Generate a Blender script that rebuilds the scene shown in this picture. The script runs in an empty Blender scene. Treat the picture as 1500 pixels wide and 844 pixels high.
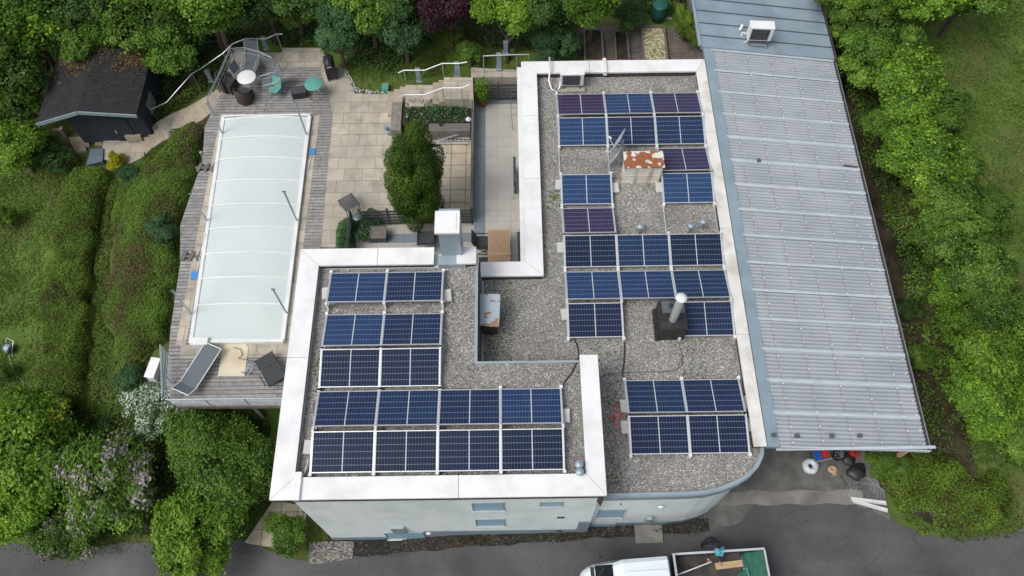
import bpy, bmesh, math, random
import numpy as np
from mathutils import Vector, Matrix
random.seed(7); rng = np.random.default_rng(11)
S = bpy.context.scene; COL = S.collection
R_ = math.radians
# ---------------------------------------------------------------- camera model (measured from the photograph)
CF = 1194.0; CTH = math.atan2(628, 1194); PIT = math.pi/2-CTH; ROLL = .0135; CH = 27.5
fw = Vector((0, math.cos(PIT), -math.sin(PIT))); u0 = Vector((0, math.sin(PIT), math.cos(PIT))); r0 = Vector((1, 0, 0))
RT = r0*math.cos(ROLL)-u0*math.sin(ROLL); UP = u0*math.cos(ROLL)+r0*math.sin(ROLL)
def ray(px, py): return fw+RT*((px-750)/CF)+UP*((422-py)/CF)
def P(px, py, z):
    d = ray(px, py); t = (z-CH)/d.z
    return Vector((d.x*t, d.y*t, z))
def Zat(px, py, y):
    d = ray(px, py); t = y/d.y
    return Vector((d.x*t, y, CH+d.z*t))
# ---------------------------------------------------------------- terrain
CP = [(-24,4,-2.9),(-16,4,-2.3),(-10,4,-1.5),(-6,4.5,-1),(-6,4.5,-1.2),(0,4.5,-.45),(4,4.5,-.2),(8,5,0),(12,5,.1),(16,4,.4),(22,4,.6),
 (-24,-6,-3.1),(-12,-6,-2),(0,-6,-.5),(8,-4,-.1),(20,-6,.3),(-16,0,-2.4),(-6,1,-1.2),(0,1,-.5),(5,1,-.25),(12,1,0),
 (-9,7,-1.3),(-11,9,-.9),(-8,9,-.8),(-13,8,-1.3),(-16,8,-1.8),(-20,8,-2.3),(-24,9,-2.7),(-30,9,-3),
 (-12.6,12,.9),(-13,15,1.0),(-13,18,1.1),(-13.4,20.5,.7),(-16,12,-.5),(-16.5,15,-.5),(-17,18,-.5),(-20,12,-1.5),(-21,16,-1.5),(-24,14,-2.2),(-30,16,-2.6),
 (-15,21.2,-.35),(-17,21.5,-.4),(-19,22,-.5),(-21,20,-1),(-14,23,.3),(-16,25,-.2),(-20,26,-.6),(-25,24,-1.3),(-25,32,-.5),(-12,26,1.0),(-12,31,1.2),
 (-10,11,.6),(-10,15,.9),(-10,20,.9),(-8,17,1.0),(-5,18,1.1),(-2,18,1.1),(-3,14,1.0),(-8,23,1.3),(-6,24,1.45),(-3.5,23.5,1.5),(-4,26,1.8),(-1,25,2.35),(1,24,2.5),(4,24,2.7),(6,26,2.8),(-5,30,2.2),(2,30,3),(6,34,3.2),
 (0,20,1.2),(2,6,-.3),(5.5,6.2,-.1),(3,9,0),(3,18,1.0),(6,14,.5),(-.9,21.6,1.1),(.1,22.2,1.1),(-.9,22.3,1.15),(.3,21,1.1),(1.5,22.0,1.3),(10,10,.2),(10,16,.5),(10,22,1.0),(13.5,10,.7),(14,16,1.1),(13.5,22,1.5),(14,28,2.2),(9,28,2.2),
 (17,8,1.0),(18,14,1.6),(19,20,2.3),(20,28,2.9),(25,14,2.3),(25,24,2.8),(25,34,3.3),(0,42,3.6),(20,42,3.8),(-20,42,.5),(-8,38,2.2)]
CPA = np.array(CP)
def GZ(x, y):
    x = np.atleast_1d(np.asarray(x, float)); y = np.atleast_1d(np.asarray(y, float)); out = np.empty(x.shape)
    for i in range(0, len(x), 20000):
        dx = x[i:i+20000, None]-CPA[None, :, 0]; dy = y[i:i+20000, None]-CPA[None, :, 1]
        w = 1/(dx*dx+dy*dy+.6)**2
        out[i:i+20000] = (w*CPA[None, :, 2]).sum(1)/w.sum(1)
    return out
def gz(x, y): return float(GZ([x], [y])[0])
def G(px, py, h=0.0):
    z = 0.
    for _ in range(14):
        p = P(px, py, z); z = z*.3+.7*(gz(p.x, p.y)+h)
    p = P(px, py, z); return Vector((p.x, p.y, z))
# ---------------------------------------------------------------- mesh builder
class MB:
    def __init__(s): s.v = []; s.f = []; s.m = []; s.sm = []
    def add(s, vs, fs, mi=0, M=None, smooth=False):
        o = len(s.v)
        s.v += [tuple(M @ Vector(v)) if M is not None else tuple(v) for v in vs]
        s.f += [tuple(o+i for i in f) for f in fs]; s.m += [mi]*len(fs); s.sm += [smooth]*len(fs); return s
    def box(s, x0, x1, y0, y1, z0, z1, mi=0, M=None):
        return s.add([(x0,y0,z0),(x1,y0,z0),(x1,y1,z0),(x0,y1,z0),(x0,y0,z1),(x1,y0,z1),(x1,y1,z1),(x0,y1,z1)],
                     [(0,3,2,1),(4,5,6,7),(0,1,5,4),(1,2,6,5),(2,3,7,6),(3,0,4,7)], mi, M)
    def prism(s, poly, z0, z1, mi=0, M=None, cap=None):
        n = len(poly); a = sum(poly[i][0]*poly[(i+1)%n][1]-poly[(i+1)%n][0]*poly[i][1] for i in range(n))
        if a < 0: poly = poly[::-1]
        vs = [(p[0], p[1], z0) for p in poly]+[(p[0], p[1], z1) for p in poly]
        s.add(vs, [(i, (i+1)%n, n+(i+1)%n, n+i) for i in range(n)]+[tuple(range(n))[::-1]], mi, M)
        s.add(vs[n:], [tuple(range(n))], mi if cap is None else cap, M); return s
    def tube(s, pts, r, n=8, mi=0, M=None, smooth=True, caps=True):
        pts = [Vector(p) for p in pts]; rs = r if isinstance(r, (list, tuple)) else [r]*len(pts)
        vs = []; fs = []
        for i, p in enumerate(pts):
            t = (pts[min(i+1, len(pts)-1)]-pts[max(i-1, 0)])
            t = t.normalized() if t.length > 1e-9 else Vector((0,0,1))
            a = t.cross(Vector((0,0,1)) if abs(t.z) < .95 else Vector((1,0,0))).normalized(); b = t.cross(a)
            for k in range(n):
                an = 2*math.pi*k/n; vs.append(p+(a*math.cos(an)+b*math.sin(an))*rs[i])
        for i in range(len(pts)-1):
            for k in range(n): fs.append((i*n+k, i*n+(k+1)%n, (i+1)*n+(k+1)%n, (i+1)*n+k))
        s.add(vs, fs, mi, M, smooth)
        if caps: s.add(vs[:n]+vs[-n:], [tuple(range(n)), tuple(range(2*n-1, n-1, -1))], mi, M)
        return s
    def lathe(s, prof, n=20, mi=0, M=None, smooth=True):
        vs = []; fs = []
        for r, z in prof:
            for k in range(n): an = 2*math.pi*k/n; vs.append((r*math.cos(an), r*math.sin(an), z))
        for i in range(len(prof)-1):
            for k in range(n): fs.append((i*n+k, i*n+(k+1)%n, (i+1)*n+(k+1)%n, (i+1)*n+k))
        return s.add(vs, fs, mi, M, smooth)
    def bar(s, a, b, w, h, mi=0, M=None):
        a = Vector(a); b = Vector(b); t = (b-a).normalized()
        x = t.cross(Vector((0,0,1)) if abs(t.z) < .97 else Vector((0,1,0))).normalized()*w/2; y = x.cross(t).normalized()*h/2
        vs = [a-x-y, a+x-y, a+x+y, a-x+y, b-x-y, b+x-y, b+x+y, b-x+y]
        return s.add(vs, [(0,3,2,1),(4,5,6,7),(0,1,5,4),(1,2,6,5),(2,3,7,6),(3,0,4,7)], mi, M)
    def build(s, name, mats, parent=None, world=True):
        if not isinstance(mats, (list, tuple)): mats = [mats]
        me = bpy.data.meshes.new(name); off = parent.matrix_basis.translation if (parent is not None and world) else Vector((0,0,0))
        q = parent
        while world and q is not None and q.parent is not None: q = q.parent; off = off+q.matrix_basis.translation
        me.from_pydata([tuple(Vector(v)-off) for v in s.v], [], s.f); me.update()
        for m in mats: me.materials.append(m)
        me.polygons.foreach_set('material_index', s.m); me.polygons.foreach_set('use_smooth', s.sm)
        o = bpy.data.objects.new(name, me); COL.objects.link(o)
        if parent is not None: o.parent = parent
        return o
def tag(o, label=None, cat=None, group=None, kind=None):
    if label: o['label'] = label
    if cat: o['category'] = cat
    if group: o['group'] = group
    if kind: o['kind'] = kind
    return o
def thing(name, label, cat, loc=(0,0,0), rz=0, group=None):
    o = bpy.data.objects.new(name, None); COL.objects.link(o); o.empty_display_size = .2
    o.location = loc; o.rotation_euler = (0, 0, rz); return tag(o, label, cat, group)
def copy_tree(o, parent=None):
    c = o.copy(); COL.objects.link(c); c.parent = parent
    for ch in list(o.children): copy_tree(ch, c)
    return c
# ---------------------------------------------------------------- materials
def nt(name):
    m = bpy.data.materials.new(name); m.use_nodes = True; n = m.node_tree
    for x in list(n.nodes):
        if x.type not in ('BSDF_PRINCIPLED', 'OUTPUT_MATERIAL'): n.nodes.remove(x)
    return m, n, n.nodes['Principled BSDF']
def N(n, t, **k):
    x = n.nodes.new(t)
    for a, b in k.items():
        if a in x.inputs: x.inputs[a].default_value = b
        else: setattr(x, a, b)
    return x
def L(n, a, b): n.links.new(a, b)
def c4(c): return (c[0], c[1], c[2], 1)
def mixc(n, f, a, b, mode='MIX'):
    x = n.nodes.new('ShaderNodeMix'); x.data_type = 'RGBA'; x.blend_type = mode
    for s_, v in ((0, f), (6, a), (7, b)):
        if hasattr(v, 'is_output'): L(n, v, x.inputs[s_])
        else: x.inputs[s_].default_value = c4(v) if isinstance(v, tuple) else v
    return x.outputs[2]
def math_(n, op, a, b=None, c=None):
    x = n.nodes.new('ShaderNodeMath'); x.operation = op
    for i, v in enumerate((a, b, c)):
        if v is None: continue
        if hasattr(v, 'is_output'): L(n, v, x.inputs[i])
        else: x.inputs[i].default_value = v
    return x.outputs[0]
def ramp(n, f, stops, interp='LINEAR'):
    x = n.nodes.new('ShaderNodeValToRGB'); x.color_ramp.interpolation = interp
    e = x.color_ramp.elements
    while len(e) < len(stops): e.new(.5)
    for el, (p, c) in zip(e, stops): el.position = p; el.color = c4(c) if not isinstance(c, float) else (c, c, c, 1)
    L(n, f, x.inputs[0]); return x.outputs[0]
def coord(n, scale=None, which='Object'):
    t = N(n, 'ShaderNodeTexCoord')
    if scale is None: return t.outputs[which]
    m = N(n, 'ShaderNodeMapping'); m.inputs['Scale'].default_value = scale; L(n, t.outputs[which], m.inputs[0]); return m.outputs[0]
def noise(n, v, s, d=4, r=.55):
    x = N(n, 'ShaderNodeTexNoise', Scale=s, Detail=d, Roughness=r); L(n, v, x.inputs['Vector']); return x.outputs['Fac']
def bump(n, p, h, st, dist=.02):
    b = N(n, 'ShaderNodeBump', Strength=st, Distance=dist); L(n, h, b.inputs['Height']); L(n, b.outputs[0], p.inputs['Normal'])
def mat(name, c1, c2=None, s=4, rough=.7, metal=0, bm=0, bs=None, stretch=None, lo=.35, hi=.65, spec=.5, c3=None, s3=.7):
    m, n, p = nt(name); p.inputs['Roughness'].default_value = rough; p.inputs['Metallic'].default_value = metal
    p.inputs['Specular IOR Level'].default_value = spec
    if c2 is None: c2 = tuple(x*.8 for x in c1)
    v = coord(n, stretch); f = noise(n, v, s, 6)
    c = ramp(n, f, [(lo, c1), (hi, c2)])
    if c3:
        f3 = ramp(n, noise(n, coord(n), s3, 5), [(.48, 0.), (.66, 1.)]); c = mixc(n, f3, c, c3)
    L(n, c, p.inputs['Base Color'])
    if bm: bump(n, p, noise(n, v, bs or s*6, 4), bm)
    return m
def brick(name, c1, c2, mortar, bw, bh, ms=.012, rough=.8, off=.5, nz=.25, ns=3., bm=.3, rot=0, spec=.3, stain=None):
    m, n, p = nt(name); p.inputs['Roughness'].default_value = rough; p.inputs['Specular IOR Level'].default_value = spec
    v = coord(n); mp = N(n, 'ShaderNodeMapping'); mp.inputs['Rotation'].default_value = (0, 0, rot); L(n, v, mp.inputs[0])
    b = N(n, 'ShaderNodeTexBrick', Scale=1.0, **{'Mortar Size': ms, 'Brick Width': bw, 'Row Height': bh, 'Mortar Smooth': .3, 'Bias': 0.0}); b.offset = off
    b.inputs['Color1'].default_value = c4(c1); b.inputs['Color2'].default_value = c4(c2); b.inputs['Mortar'].default_value = c4(mortar)
    L(n, mp.outputs[0], b.inputs['Vector'])
    f = ramp(n, noise(n, v, ns, 6, .65), [(.3, 1-nz), (.7, 1+nz*.6)])
    c = mixc(n, 1.0, b.outputs['Color'], f, 'MULTIPLY')
    if stain:
        f3 = ramp(n, noise(n, v, .55, 5, .6), [(.5, 0.), (.72, .8)]); c = mixc(n, f3, c, stain)
    L(n, c, p.inputs['Base Color'])
    bump(n, p, b.outputs['Fac'], -bm, .01); return m
def gravel(name, tones, s=17, patch=(.06, .065, .04), pa=.5):
    m, n, p = nt(name); p.inputs['Roughness'].default_value = .85; p.inputs['Specular IOR Level'].default_value = .3
    v = coord(n)
    vo = N(n, 'ShaderNodeTexVoronoi', Scale=float(s), Randomness=1.0); L(n, v, vo.inputs['Vector'])
    sp = N(n, 'ShaderNodeSeparateColor'); L(n, vo.outputs['Color'], sp.inputs[0])
    c = ramp(n, sp.outputs[0], tones)
    edge = ramp(n, vo.outputs['Distance'], [(.3, 1.), (.7, .5)])
    c = mixc(n, 1., c, edge, 'MULTIPLY')
    big = ramp(n, noise(n, v, .8, 6, .6), [(.3, .78), (.7, 1.12)]); c = mixc(n, 1., c, big, 'MULTIPLY')
    f3 = ramp(n, noise(n, v, 1.7, 7, .7), [(.6, 0.), (.75, pa)]); c = mixc(n, f3, c, patch)
    L(n, c, p.inputs['Base Color']); bump(n, p, vo.outputs['Distance'], -.4, .02); return m
def flat(name, c, rough=.6, metal=0, spec=.5):
    m, n, p = nt(name); p.inputs['Base Color'].default_value = c4(c); p.inputs['Roughness'].default_value = rough; p.inputs['Metallic'].default_value = metal
    p.inputs['Specular IOR Level'].default_value = spec; return m
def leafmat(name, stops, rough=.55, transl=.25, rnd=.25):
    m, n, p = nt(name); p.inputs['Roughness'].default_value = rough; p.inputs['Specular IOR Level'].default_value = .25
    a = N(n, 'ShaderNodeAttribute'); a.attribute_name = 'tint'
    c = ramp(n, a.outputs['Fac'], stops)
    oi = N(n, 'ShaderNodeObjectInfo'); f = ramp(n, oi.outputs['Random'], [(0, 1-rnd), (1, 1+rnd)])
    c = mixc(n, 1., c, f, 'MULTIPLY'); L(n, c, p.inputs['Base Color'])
    t = N(n, 'ShaderNodeBsdfTranslucent'); L(n, mixc(n, 1., c, (1.3, 1.5, .6), 'MULTIPLY'), t.inputs[0])
    mx = N(n, 'ShaderNodeMixShader'); mx.inputs[0].default_value = transl
    L(n, p.outputs[0], mx.inputs[1]); L(n, t.outputs[0], mx.inputs[2])
    L(n, mx.outputs[0], [x for x in n.nodes if x.type == 'OUTPUT_MATERIAL'][0].inputs[0]); return m
M = {}
M['grass'] = mat('grass_ground', (.065,.11,.024), (.11,.165,.036), s=1.3, rough=.95, bm=.6, bs=30, c3=(.10,.10,.04), s3=.35, spec=.1)
M['soil'] = mat('soil', (.035,.026,.018), (.07,.055,.038), s=3, rough=.95, bm=.8, bs=14, c3=(.02,.022,.012), spec=.1)
def asphaltmat():
    m, n, p = nt('asphalt'); v = coord(n); p.inputs['Roughness'].default_value = .85; p.inputs['Specular IOR Level'].default_value = .3
    c = ramp(n, noise(n, v, .35, 7, .6), [(.32, (.052,.053,.057)), (.68, (.115,.115,.115))])
    c = mixc(n, ramp(n, noise(n, coord(n, (.25, 1.6, 1)), .8, 4), [(.5, 0.), (.75, .35)]), c, (.15,.148,.14))
    g_ = ramp(n, noise(n, v, 34., 3, .8), [(.3, .72), (.7, 1.3)]); c = mixc(n, 1., c, g_, 'MULTIPLY')
    dn = N(n, 'ShaderNodeTexNoise', Scale=1.7, Detail=5.0); L(n, v, dn.inputs['Vector']); dv = mixc(n, .22, v, dn.outputs['Color'])
    vo = N(n, 'ShaderNodeTexVoronoi', Scale=.75); vo.feature = 'DISTANCE_TO_EDGE'; L(n, dv, vo.inputs['Vector'])
    k = math_(n, 'MULTIPLY', ramp(n, vo.outputs['Distance'], [(.004, 1.), (.012, 0.)]), ramp(n, noise(n, v, .5, 2), [(.5, 0.), (.7, .35)])); c = mixc(n, k, c, (.02,.02,.02))
    L(n, c, p.inputs['Base Color']); bump(n, p, noise(n, v, 60., 3), .35, .01); return m
M['asphalt'] = asphaltmat()
M['asphalt2'] = mat('worn_asphalt', (.11,.108,.102), (.165,.16,.15), s=2.5, rough=.9, bm=.5, bs=60, c3=(.09,.09,.085), s3=.9, spec=.3)
M['concrete'] = mat('concrete', (.3,.28,.25), (.42,.40,.35), s=5, rough=.9, bm=.3, bs=40)
M['strip'] = mat('concrete_strip', (.17,.165,.15), (.25,.24,.215), s=3, rough=.9, bm=.4, bs=40, c3=(.13,.125,.11), s3=1.5)
M['gravel'] = gravel('roof_gravel', [(0,(.17,.162,.15)),(.25,(.27,.26,.24)),(.6,(.36,.348,.32)),(.86,(.46,.445,.41)),(.95,(.5,.49,.45)),(1,(.85,.83,.8))], s=31)
M['gravel_lo'] = gravel('ground_gravel', [(0,(.1,.095,.085)),(.5,(.24,.22,.19)),(1,(.45,.43,.4))], s=22)
M['bedg'] = gravel('bed_gravel', [(0,(.02,.018,.016)),(.5,(.038,.034,.03)),(.9,(.065,.058,.05)),(1,(.12,.11,.1))], s=16, patch=(.05,.035,.02), pa=.8)
M['render'] = mat('facade_render', (.66,.72,.71), (.73,.78,.77), s=2.2, stretch=(1,1,.18), rough=.8, bm=.1, bs=50, c3=(.58,.64,.63), s3=.6)
M['plinth'] = mat('plinth_paint', (.17,.22,.26), (.21,.26,.30), s=2, rough=.75)
M['coping'] = mat('white_coping', (.80,.805,.80), (.73,.735,.73), s=1.1, rough=.45, c3=(.68,.68,.66), s3=1.1, lo=.3, hi=.75)
M['coping_old'] = mat('weathered_coping', (.74,.73,.69), (.6,.59,.54), s=1.6, rough=.6, c3=(.50,.48,.42), s3=1.3, lo=.3, hi=.7)
M['fascia'] = mat('brown_fascia', (.045,.035,.034), (.06,.047,.045), s=3, rough=.6)
M['dark'] = flat('black_membrane', (.018,.019,.02), .7)
M['bluegrey'] = mat('bluegrey_sheet', (.23,.30,.345), (.27,.345,.39), s=1.2, rough=.42, metal=.0, c3=(.20,.26,.30), s3=.7)
M['gutter'] = mat('gutter_sheet', (.26,.33,.37), (.33,.40,.44), s=2, rough=.4, metal=.2)
M['alu'] = mat('aluminium', (.62,.64,.65), (.72,.74,.75), s=4, rough=.38, metal=.6)
M['white'] = mat('white_paint', (.78,.79,.78), (.68,.69,.68), s=2, rough=.4)
M['steel'] = mat('galvanised_steel', (.36,.42,.44), (.45,.50,.52), s=6, rough=.4, metal=.5)
M['steel_d'] = mat('dark_steel', (.1,.12,.13), (.15,.17,.18), s=6, rough=.5, metal=.4)
M['black'] = mat('black_plastic', (.018,.018,.02), (.03,.03,.033), s=6, rough=.5)
M['anth'] = mat('anthracite', (.045,.05,.055), (.06,.066,.072), s=5, rough=.6)
M['glass'] = flat('window_glass', (.27,.42,.53), .4, 0, .5)
M['soot'] = mat('sooty_sheet', (.012,.012,.013), (.03,.03,.03), s=5, rough=.5)
M['concrete_l'] = mat('pale_concrete', (.5,.5,.48), (.58,.58,.55), s=6, rough=.85)
M['glass_d'] = flat('dark_glass', (.015,.02,.025), .06, 0, .8)
M['deck'] = brick('deck_boards', (.37,.358,.345), (.25,.242,.235), (.06,.055,.05), 3.2, .145, .014, .75, .37, .35, 5., .4, stain=(.20,.185,.175))
M['plank'] = mat('grey_timber', (.19,.17,.15), (.11,.095,.085), s=3, rough=.8, stretch=(1,12,1), bm=.2)
M['woodwarm'] = brick('teak_slats', (.50,.36,.22), (.43,.30,.18), (.14,.09,.05), .055, 3.0, .008, .6, 0, .2, 4., .3)
M['wood'] = mat('plywood', (.42,.29,.16), (.5,.36,.21), s=3, rough=.7, stretch=(1,8,1))
M['tile'] = brick('patio_flags', (.50,.45,.365), (.41,.37,.305), (.22,.195,.155), .72, .56, .012, .85, .37, .3, 2.2, .3, stain=(.29,.27,.23))
M['tile2'] = brick('patio_square_flags', (.50,.44,.33), (.42,.37,.28), (.17,.15,.11), .58, .58, .017, .85, 0, .22, 2.2, .3)
M['tileL'] = brick('terrace_tiles', (.46,.435,.40), (.42,.395,.365), (.30,.285,.265), .5, .5, .01, .6, 0, .1, 1.5, .15, stain=(.36,.34,.31))
M['tileB'] = brick('slate_border', (.17,.21,.235), (.20,.245,.27), (.12,.15,.165), .5, .5, .01, .55, 0, .1, 2, .15)
M['step'] = mat('step_stone', (.42,.36,.27), (.33,.285,.215), s=4, rough=.85, bm=.3, c3=(.25,.22,.17))
M['roofshed'] = brick('shed_shingles', (.030,.029,.032), (.042,.040,.043), (.016,.016,.017), .16, .13, .014, .9, .5, .3, 2.5, .6, spec=.2)
M['needle'] = mat('needle_litter', (.17,.10,.045), (.09,.055,.03), s=9, rough=1, bm=.8, bs=40)
M['shedwall'] = brick('shed_boards', (.03,.036,.048), (.042,.05,.063), (.01,.012,.014), 9, .16, .012, .8, 0, .25, 4., .4)
M['rust'] = None
def rustmat(name, paint, rust, sc, lo, hi, rust2):
    m, n, p = nt(name); v = coord(n); f = noise(n, v, sc, 8, .55)
    k = ramp(n, f, [(lo, 0.), (hi, 1.)]); r = ramp(n, noise(n, v, sc*4, 6), [(.35, rust), (.7, rust2)])
    L(n, mixc(n, k, r, paint), p.inputs['Base Color']); p.inputs['Roughness'].default_value = .75; bump(n, p, f, .3); return m
M['rust'] = rustmat('rusted_cap', (.66,.63,.57), (.30,.11,.045), 3.6, .525, .55, (.22,.075,.035))
M['rust2'] = rustmat('rusted_plate', (.36,.43,.48), (.30,.12,.07), 3.2, .42, .47, (.33,.24,.2))
def streakmat():
    m, n, p = nt('rust_streaked_paint'); v = coord(n, (5.5, 5.5, .5)); f = noise(n, v, 1., 4)
    k = ramp(n, f, [(.53, 0.), (.68, .9)]); base = ramp(n, noise(n, coord(n), 3, 5), [(.3, (.74,.72,.64)), (.7, (.60,.58,.50))])
    L(n, mixc(n, k, base, (.30,.11,.025)), p.inputs['Base Color']); p.inputs['Roughness'].default_value = .7; return m
M['streak'] = streakmat()
def panelmat(name, base, alt):
    m, n, p = nt(name); t = N(n, 'ShaderNodeTexCoord'); sx = N(n, 'ShaderNodeSeparateXYZ'); L(n, t.outputs['Object'], sx.inputs[0])
    X, Y = sx.outputs[0], sx.outputs[1]
    def lines(c, pitch, w, off=0.):
        a = math_(n, 'ADD', c, 10*pitch+off); a = math_(n, 'DIVIDE', a, pitch); a = math_(n, 'FRACT', a); a = math_(n, 'SUBTRACT', a, .5); a = math_(n, 'ABSOLUTE', a)
        return math_(n, 'GREATER_THAN', a, .5-w/pitch/2)
    ly = lines(Y, .1817, .014); lx = lines(X, .0835, .010); cb = math_(n, 'LESS_THAN', math_(n, 'ABSOLUTE', X), .014)
    oi = N(n, 'ShaderNodeObjectInfo'); f = noise(n, t.outputs['Object'], 2.2, 3)
    f = math_(n, 'ADD', math_(n, 'MULTIPLY', f, .8), math_(n, 'MULTIPLY', oi.outputs['Random'], .35))
    c = ramp(n, f, [(.35, base), (.8, alt)])
    c = mixc(n, math_(n, 'MULTIPLY', lx, .24), c, (.25,.30,.38)); c = mixc(n, math_(n, 'MULTIPLY', ly, .42), c, (.34,.39,.46)); c = mixc(n, cb, c, (.50,.53,.56))
    L(n, c, p.inputs['Base Color']); p.inputs['Roughness'].default_value = .1; p.inputs['Specular IOR Level'].default_value = .26; return m
M['pv_dark'] = panelmat('pv_reflect_dark', (.006,.014,.036), (.010,.018,.052))  # same cells throughout; differing sky reflection is painted into these tints
M['pv_blue'] = panelmat('pv_reflect_blue', (.020,.055,.14), (.016,.035,.10))
M['pv_navy'] = panelmat('pv_reflect_navy', (.013,.022,.062), (.011,.032,.080))
M['pv_purple'] = panelmat('pv_reflect_purple', (.045,.026,.065), (.024,.028,.085))
def corrmat():
    m, n, p = nt('corrugated_polycarbonate'); t = N(n, 'ShaderNodeTexCoord'); sx = N(n, 'ShaderNodeSeparateXYZ'); L(n, t.outputs['Object'], sx.inputs[0])
    f = noise(n, t.outputs['Object'], .7, 6, .6)
    c = ramp(n, f, [(.3, (.325,.36,.385)), (.7, (.43,.46,.48))])
    st = N(n, 'ShaderNodeMapping'); st.inputs['Scale'].default_value = (.5, 4., 1); L(n, t.outputs['Object'], st.inputs[0])
    c = mixc(n, ramp(n, noise(n, st.outputs[0], 1.3, 5), [(.5, 0.), (.7, .45)]), c, (.27,.33,.365))
    a = math_(n, 'FRACT', math_(n, 'DIVIDE', math_(n, 'ADD', sx.outputs[0], 20*.93-.10), .93)); a = math_(n, 'ABSOLUTE', math_(n, 'SUBTRACT', a, .5))
    k = math_(n, 'MULTIPLY', math_(n, 'GREATER_THAN', a, .462), .45); c = mixc(n, k, c, (.36,.24,.26))
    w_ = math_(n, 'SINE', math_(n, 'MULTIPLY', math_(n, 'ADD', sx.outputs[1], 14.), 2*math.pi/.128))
    vd = ramp(n, math_(n, 'ADD', math_(n, 'MULTIPLY', w_, .5), .5), [(.12, .80), (.5, 1.)]); c = mixc(n, 1., c, vd, 'MULTIPLY')   # valleys painted darker, for rib shade and the dark seen through
    L(n, c, p.inputs['Base Color']); p.inputs['Roughness'].default_value = .3; p.inputs['Specular IOR Level'].default_value = .6; return m
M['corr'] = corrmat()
M['lap'] = mat('sheet_lap', (.42,.47,.50), (.50,.54,.57), s=2, rough=.3)
def covermat():
    m, n, p = nt('pool_cover_polycarbonate'); v = coord(n); f = noise(n, v, .5, 5)
    c = ramp(n, f, [(.3, (.54,.61,.595)), (.7, (.62,.68,.66))])
    c = mixc(n, ramp(n, noise(n, coord(n, (40., 1., 1.)), 1., 2), [(.4, 0.), (.7, .12)]), c, (.55,.62,.60))
    L(n, c, p.inputs['Base Color']); p.inputs['Roughness'].default_value = .35; return m
M['cover'] = covermat()
M['mesh_g'] = mat('green_netting', (.012,.09,.06), (.03,.13,.09), s=8, rough=.8)
M['teal'] = mat('teal_paint', (.09,.30,.25), (.12,.36,.30), s=5, rough=.5)
M['blue'] = flat('blue_plastic', (.06,.24,.52), .5)
M['red'] = flat('red_plastic', (.45,.03,.03), .5)
M['wicker'] = mat('brown_wicker', (.035,.024,.02), (.06,.042,.034), s=30, rough=.7, bm=.5, bs=60)
M['sling'] = mat('grey_sling', (.11,.13,.145), (.14,.16,.175), s=20, rough=.8)
M['slingd'] = mat('dark_sling', (.035,.04,.045), (.05,.055,.06), s=20, rough=.8)
M['terra'] = mat('terracotta', (.42,.13,.06), (.33,.10,.05), s=5, rough=.8)
M['cream'] = mat('cream_board', (.60,.54,.40), (.66,.60,.46), s=2, rough=.7, c3=(.55,.46,.30), s3=1.5)
M['bark'] = mat('bark', (.07,.05,.035), (.11,.085,.06), s=8, rough=.95, stretch=(1,1,.2), bm=.6)
M['straw'] = gravel('straw_mulch', [(0,(.25,.2,.1)),(.4,(.5,.45,.25)),(1,(.72,.67,.45))], s=14, patch=(.06,.08,.02), pa=.9)
M['pavers'] = brick('small_pavers', (.20,.16,.14), (.14,.12,.11), (.05,.05,.04), .22, .11, .012, .9, .5, .3, 3.)
M['tarp'] = mat('blue_tarp', (.10,.14,.18), (.14,.18,.22), s=4, rough=.5)
M['stone'] = mat('fieldstone', (.26,.24,.21), (.16,.15,.13), s=5, rough=.9, bm=.6)
M['skin'] = flat('skin', (.5,.29,.2), .55); M['cloth'] = mat('dark_clothing', (.015,.018,.024), (.028,.03,.038), s=10, rough=.9)
M['cyan'] = flat('turquoise_fabric', (.07,.36,.42), .8); M['hair'] = flat('dark_hair', (.02,.014,.01), .8)
M['vanwhite'] = mat('van_paint', (.70,.77,.82), (.64,.72,.77), s=.6, rough=.22)
M['plastic_film'] = mat('clear_plastic_wrap', (.55,.6,.64), (.7,.74,.78), s=12, rough=.25, bm=.5, bs=20)
M['pool_water'] = flat('pool_water', (.1,.4,.5), .05)
GR = [(0,(.03,.07,.012)),(.35,(.08,.16,.022)),(.75,(.15,.265,.036)),(1,(.24,.37,.065))]
M['l_mid'] = leafmat('leaf_mid', GR)
M['l_bright'] = leafmat('leaf_bright', [(0,(0.039,0.088,0.011)),(.4,(0.099,0.198,0.018)),(.75,(0.176,0.308,0.029)),(1,(0.297,0.440,0.055))])
M['l_dark'] = leafmat('leaf_dark', [(0,(0.022,0.053,0.015)),(.5,(0.056,0.119,0.025)),(1,(0.112,0.206,0.044))])
M['l_cool'] = leafmat('leaf_cool', [(0,(.03,.08,.03)),(.5,(.06,.14,.05)),(1,(.12,.22,.09))])
M['l_purple'] = leafmat('leaf_purple', [(0,(.018,.008,.012)),(.5,(.04,.014,.022)),(1,(.075,.025,.035))])
M['l_olive'] = leafmat('leaf_olive', [(0,(.07,.06,.02)),(.15,(.07,.11,.016)),(.5,(.115,.19,.022)),(1,(.20,.29,.04))])
M['l_olive2'] = leafmat('leaf_mat', [(0,(.15,.10,.06)),(.15,(.10,.10,.03)),(.4,(.10,.18,.022)),(1,(.18,.30,.04))])
M['l_cypress'] = leafmat('leaf_cypress', [(0,(0.016,0.046,0.005)),(.4,(0.042,0.092,0.006)),(.75,(0.082,0.151,0.011)),(1,(0.156,0.239,0.019))], transl=.1)
M['l_yellow'] = leafmat('leaf_yellow', [(0,(.10,.14,.01)),(.5,(.25,.27,.015)),(1,(.55,.45,.02))])
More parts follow.
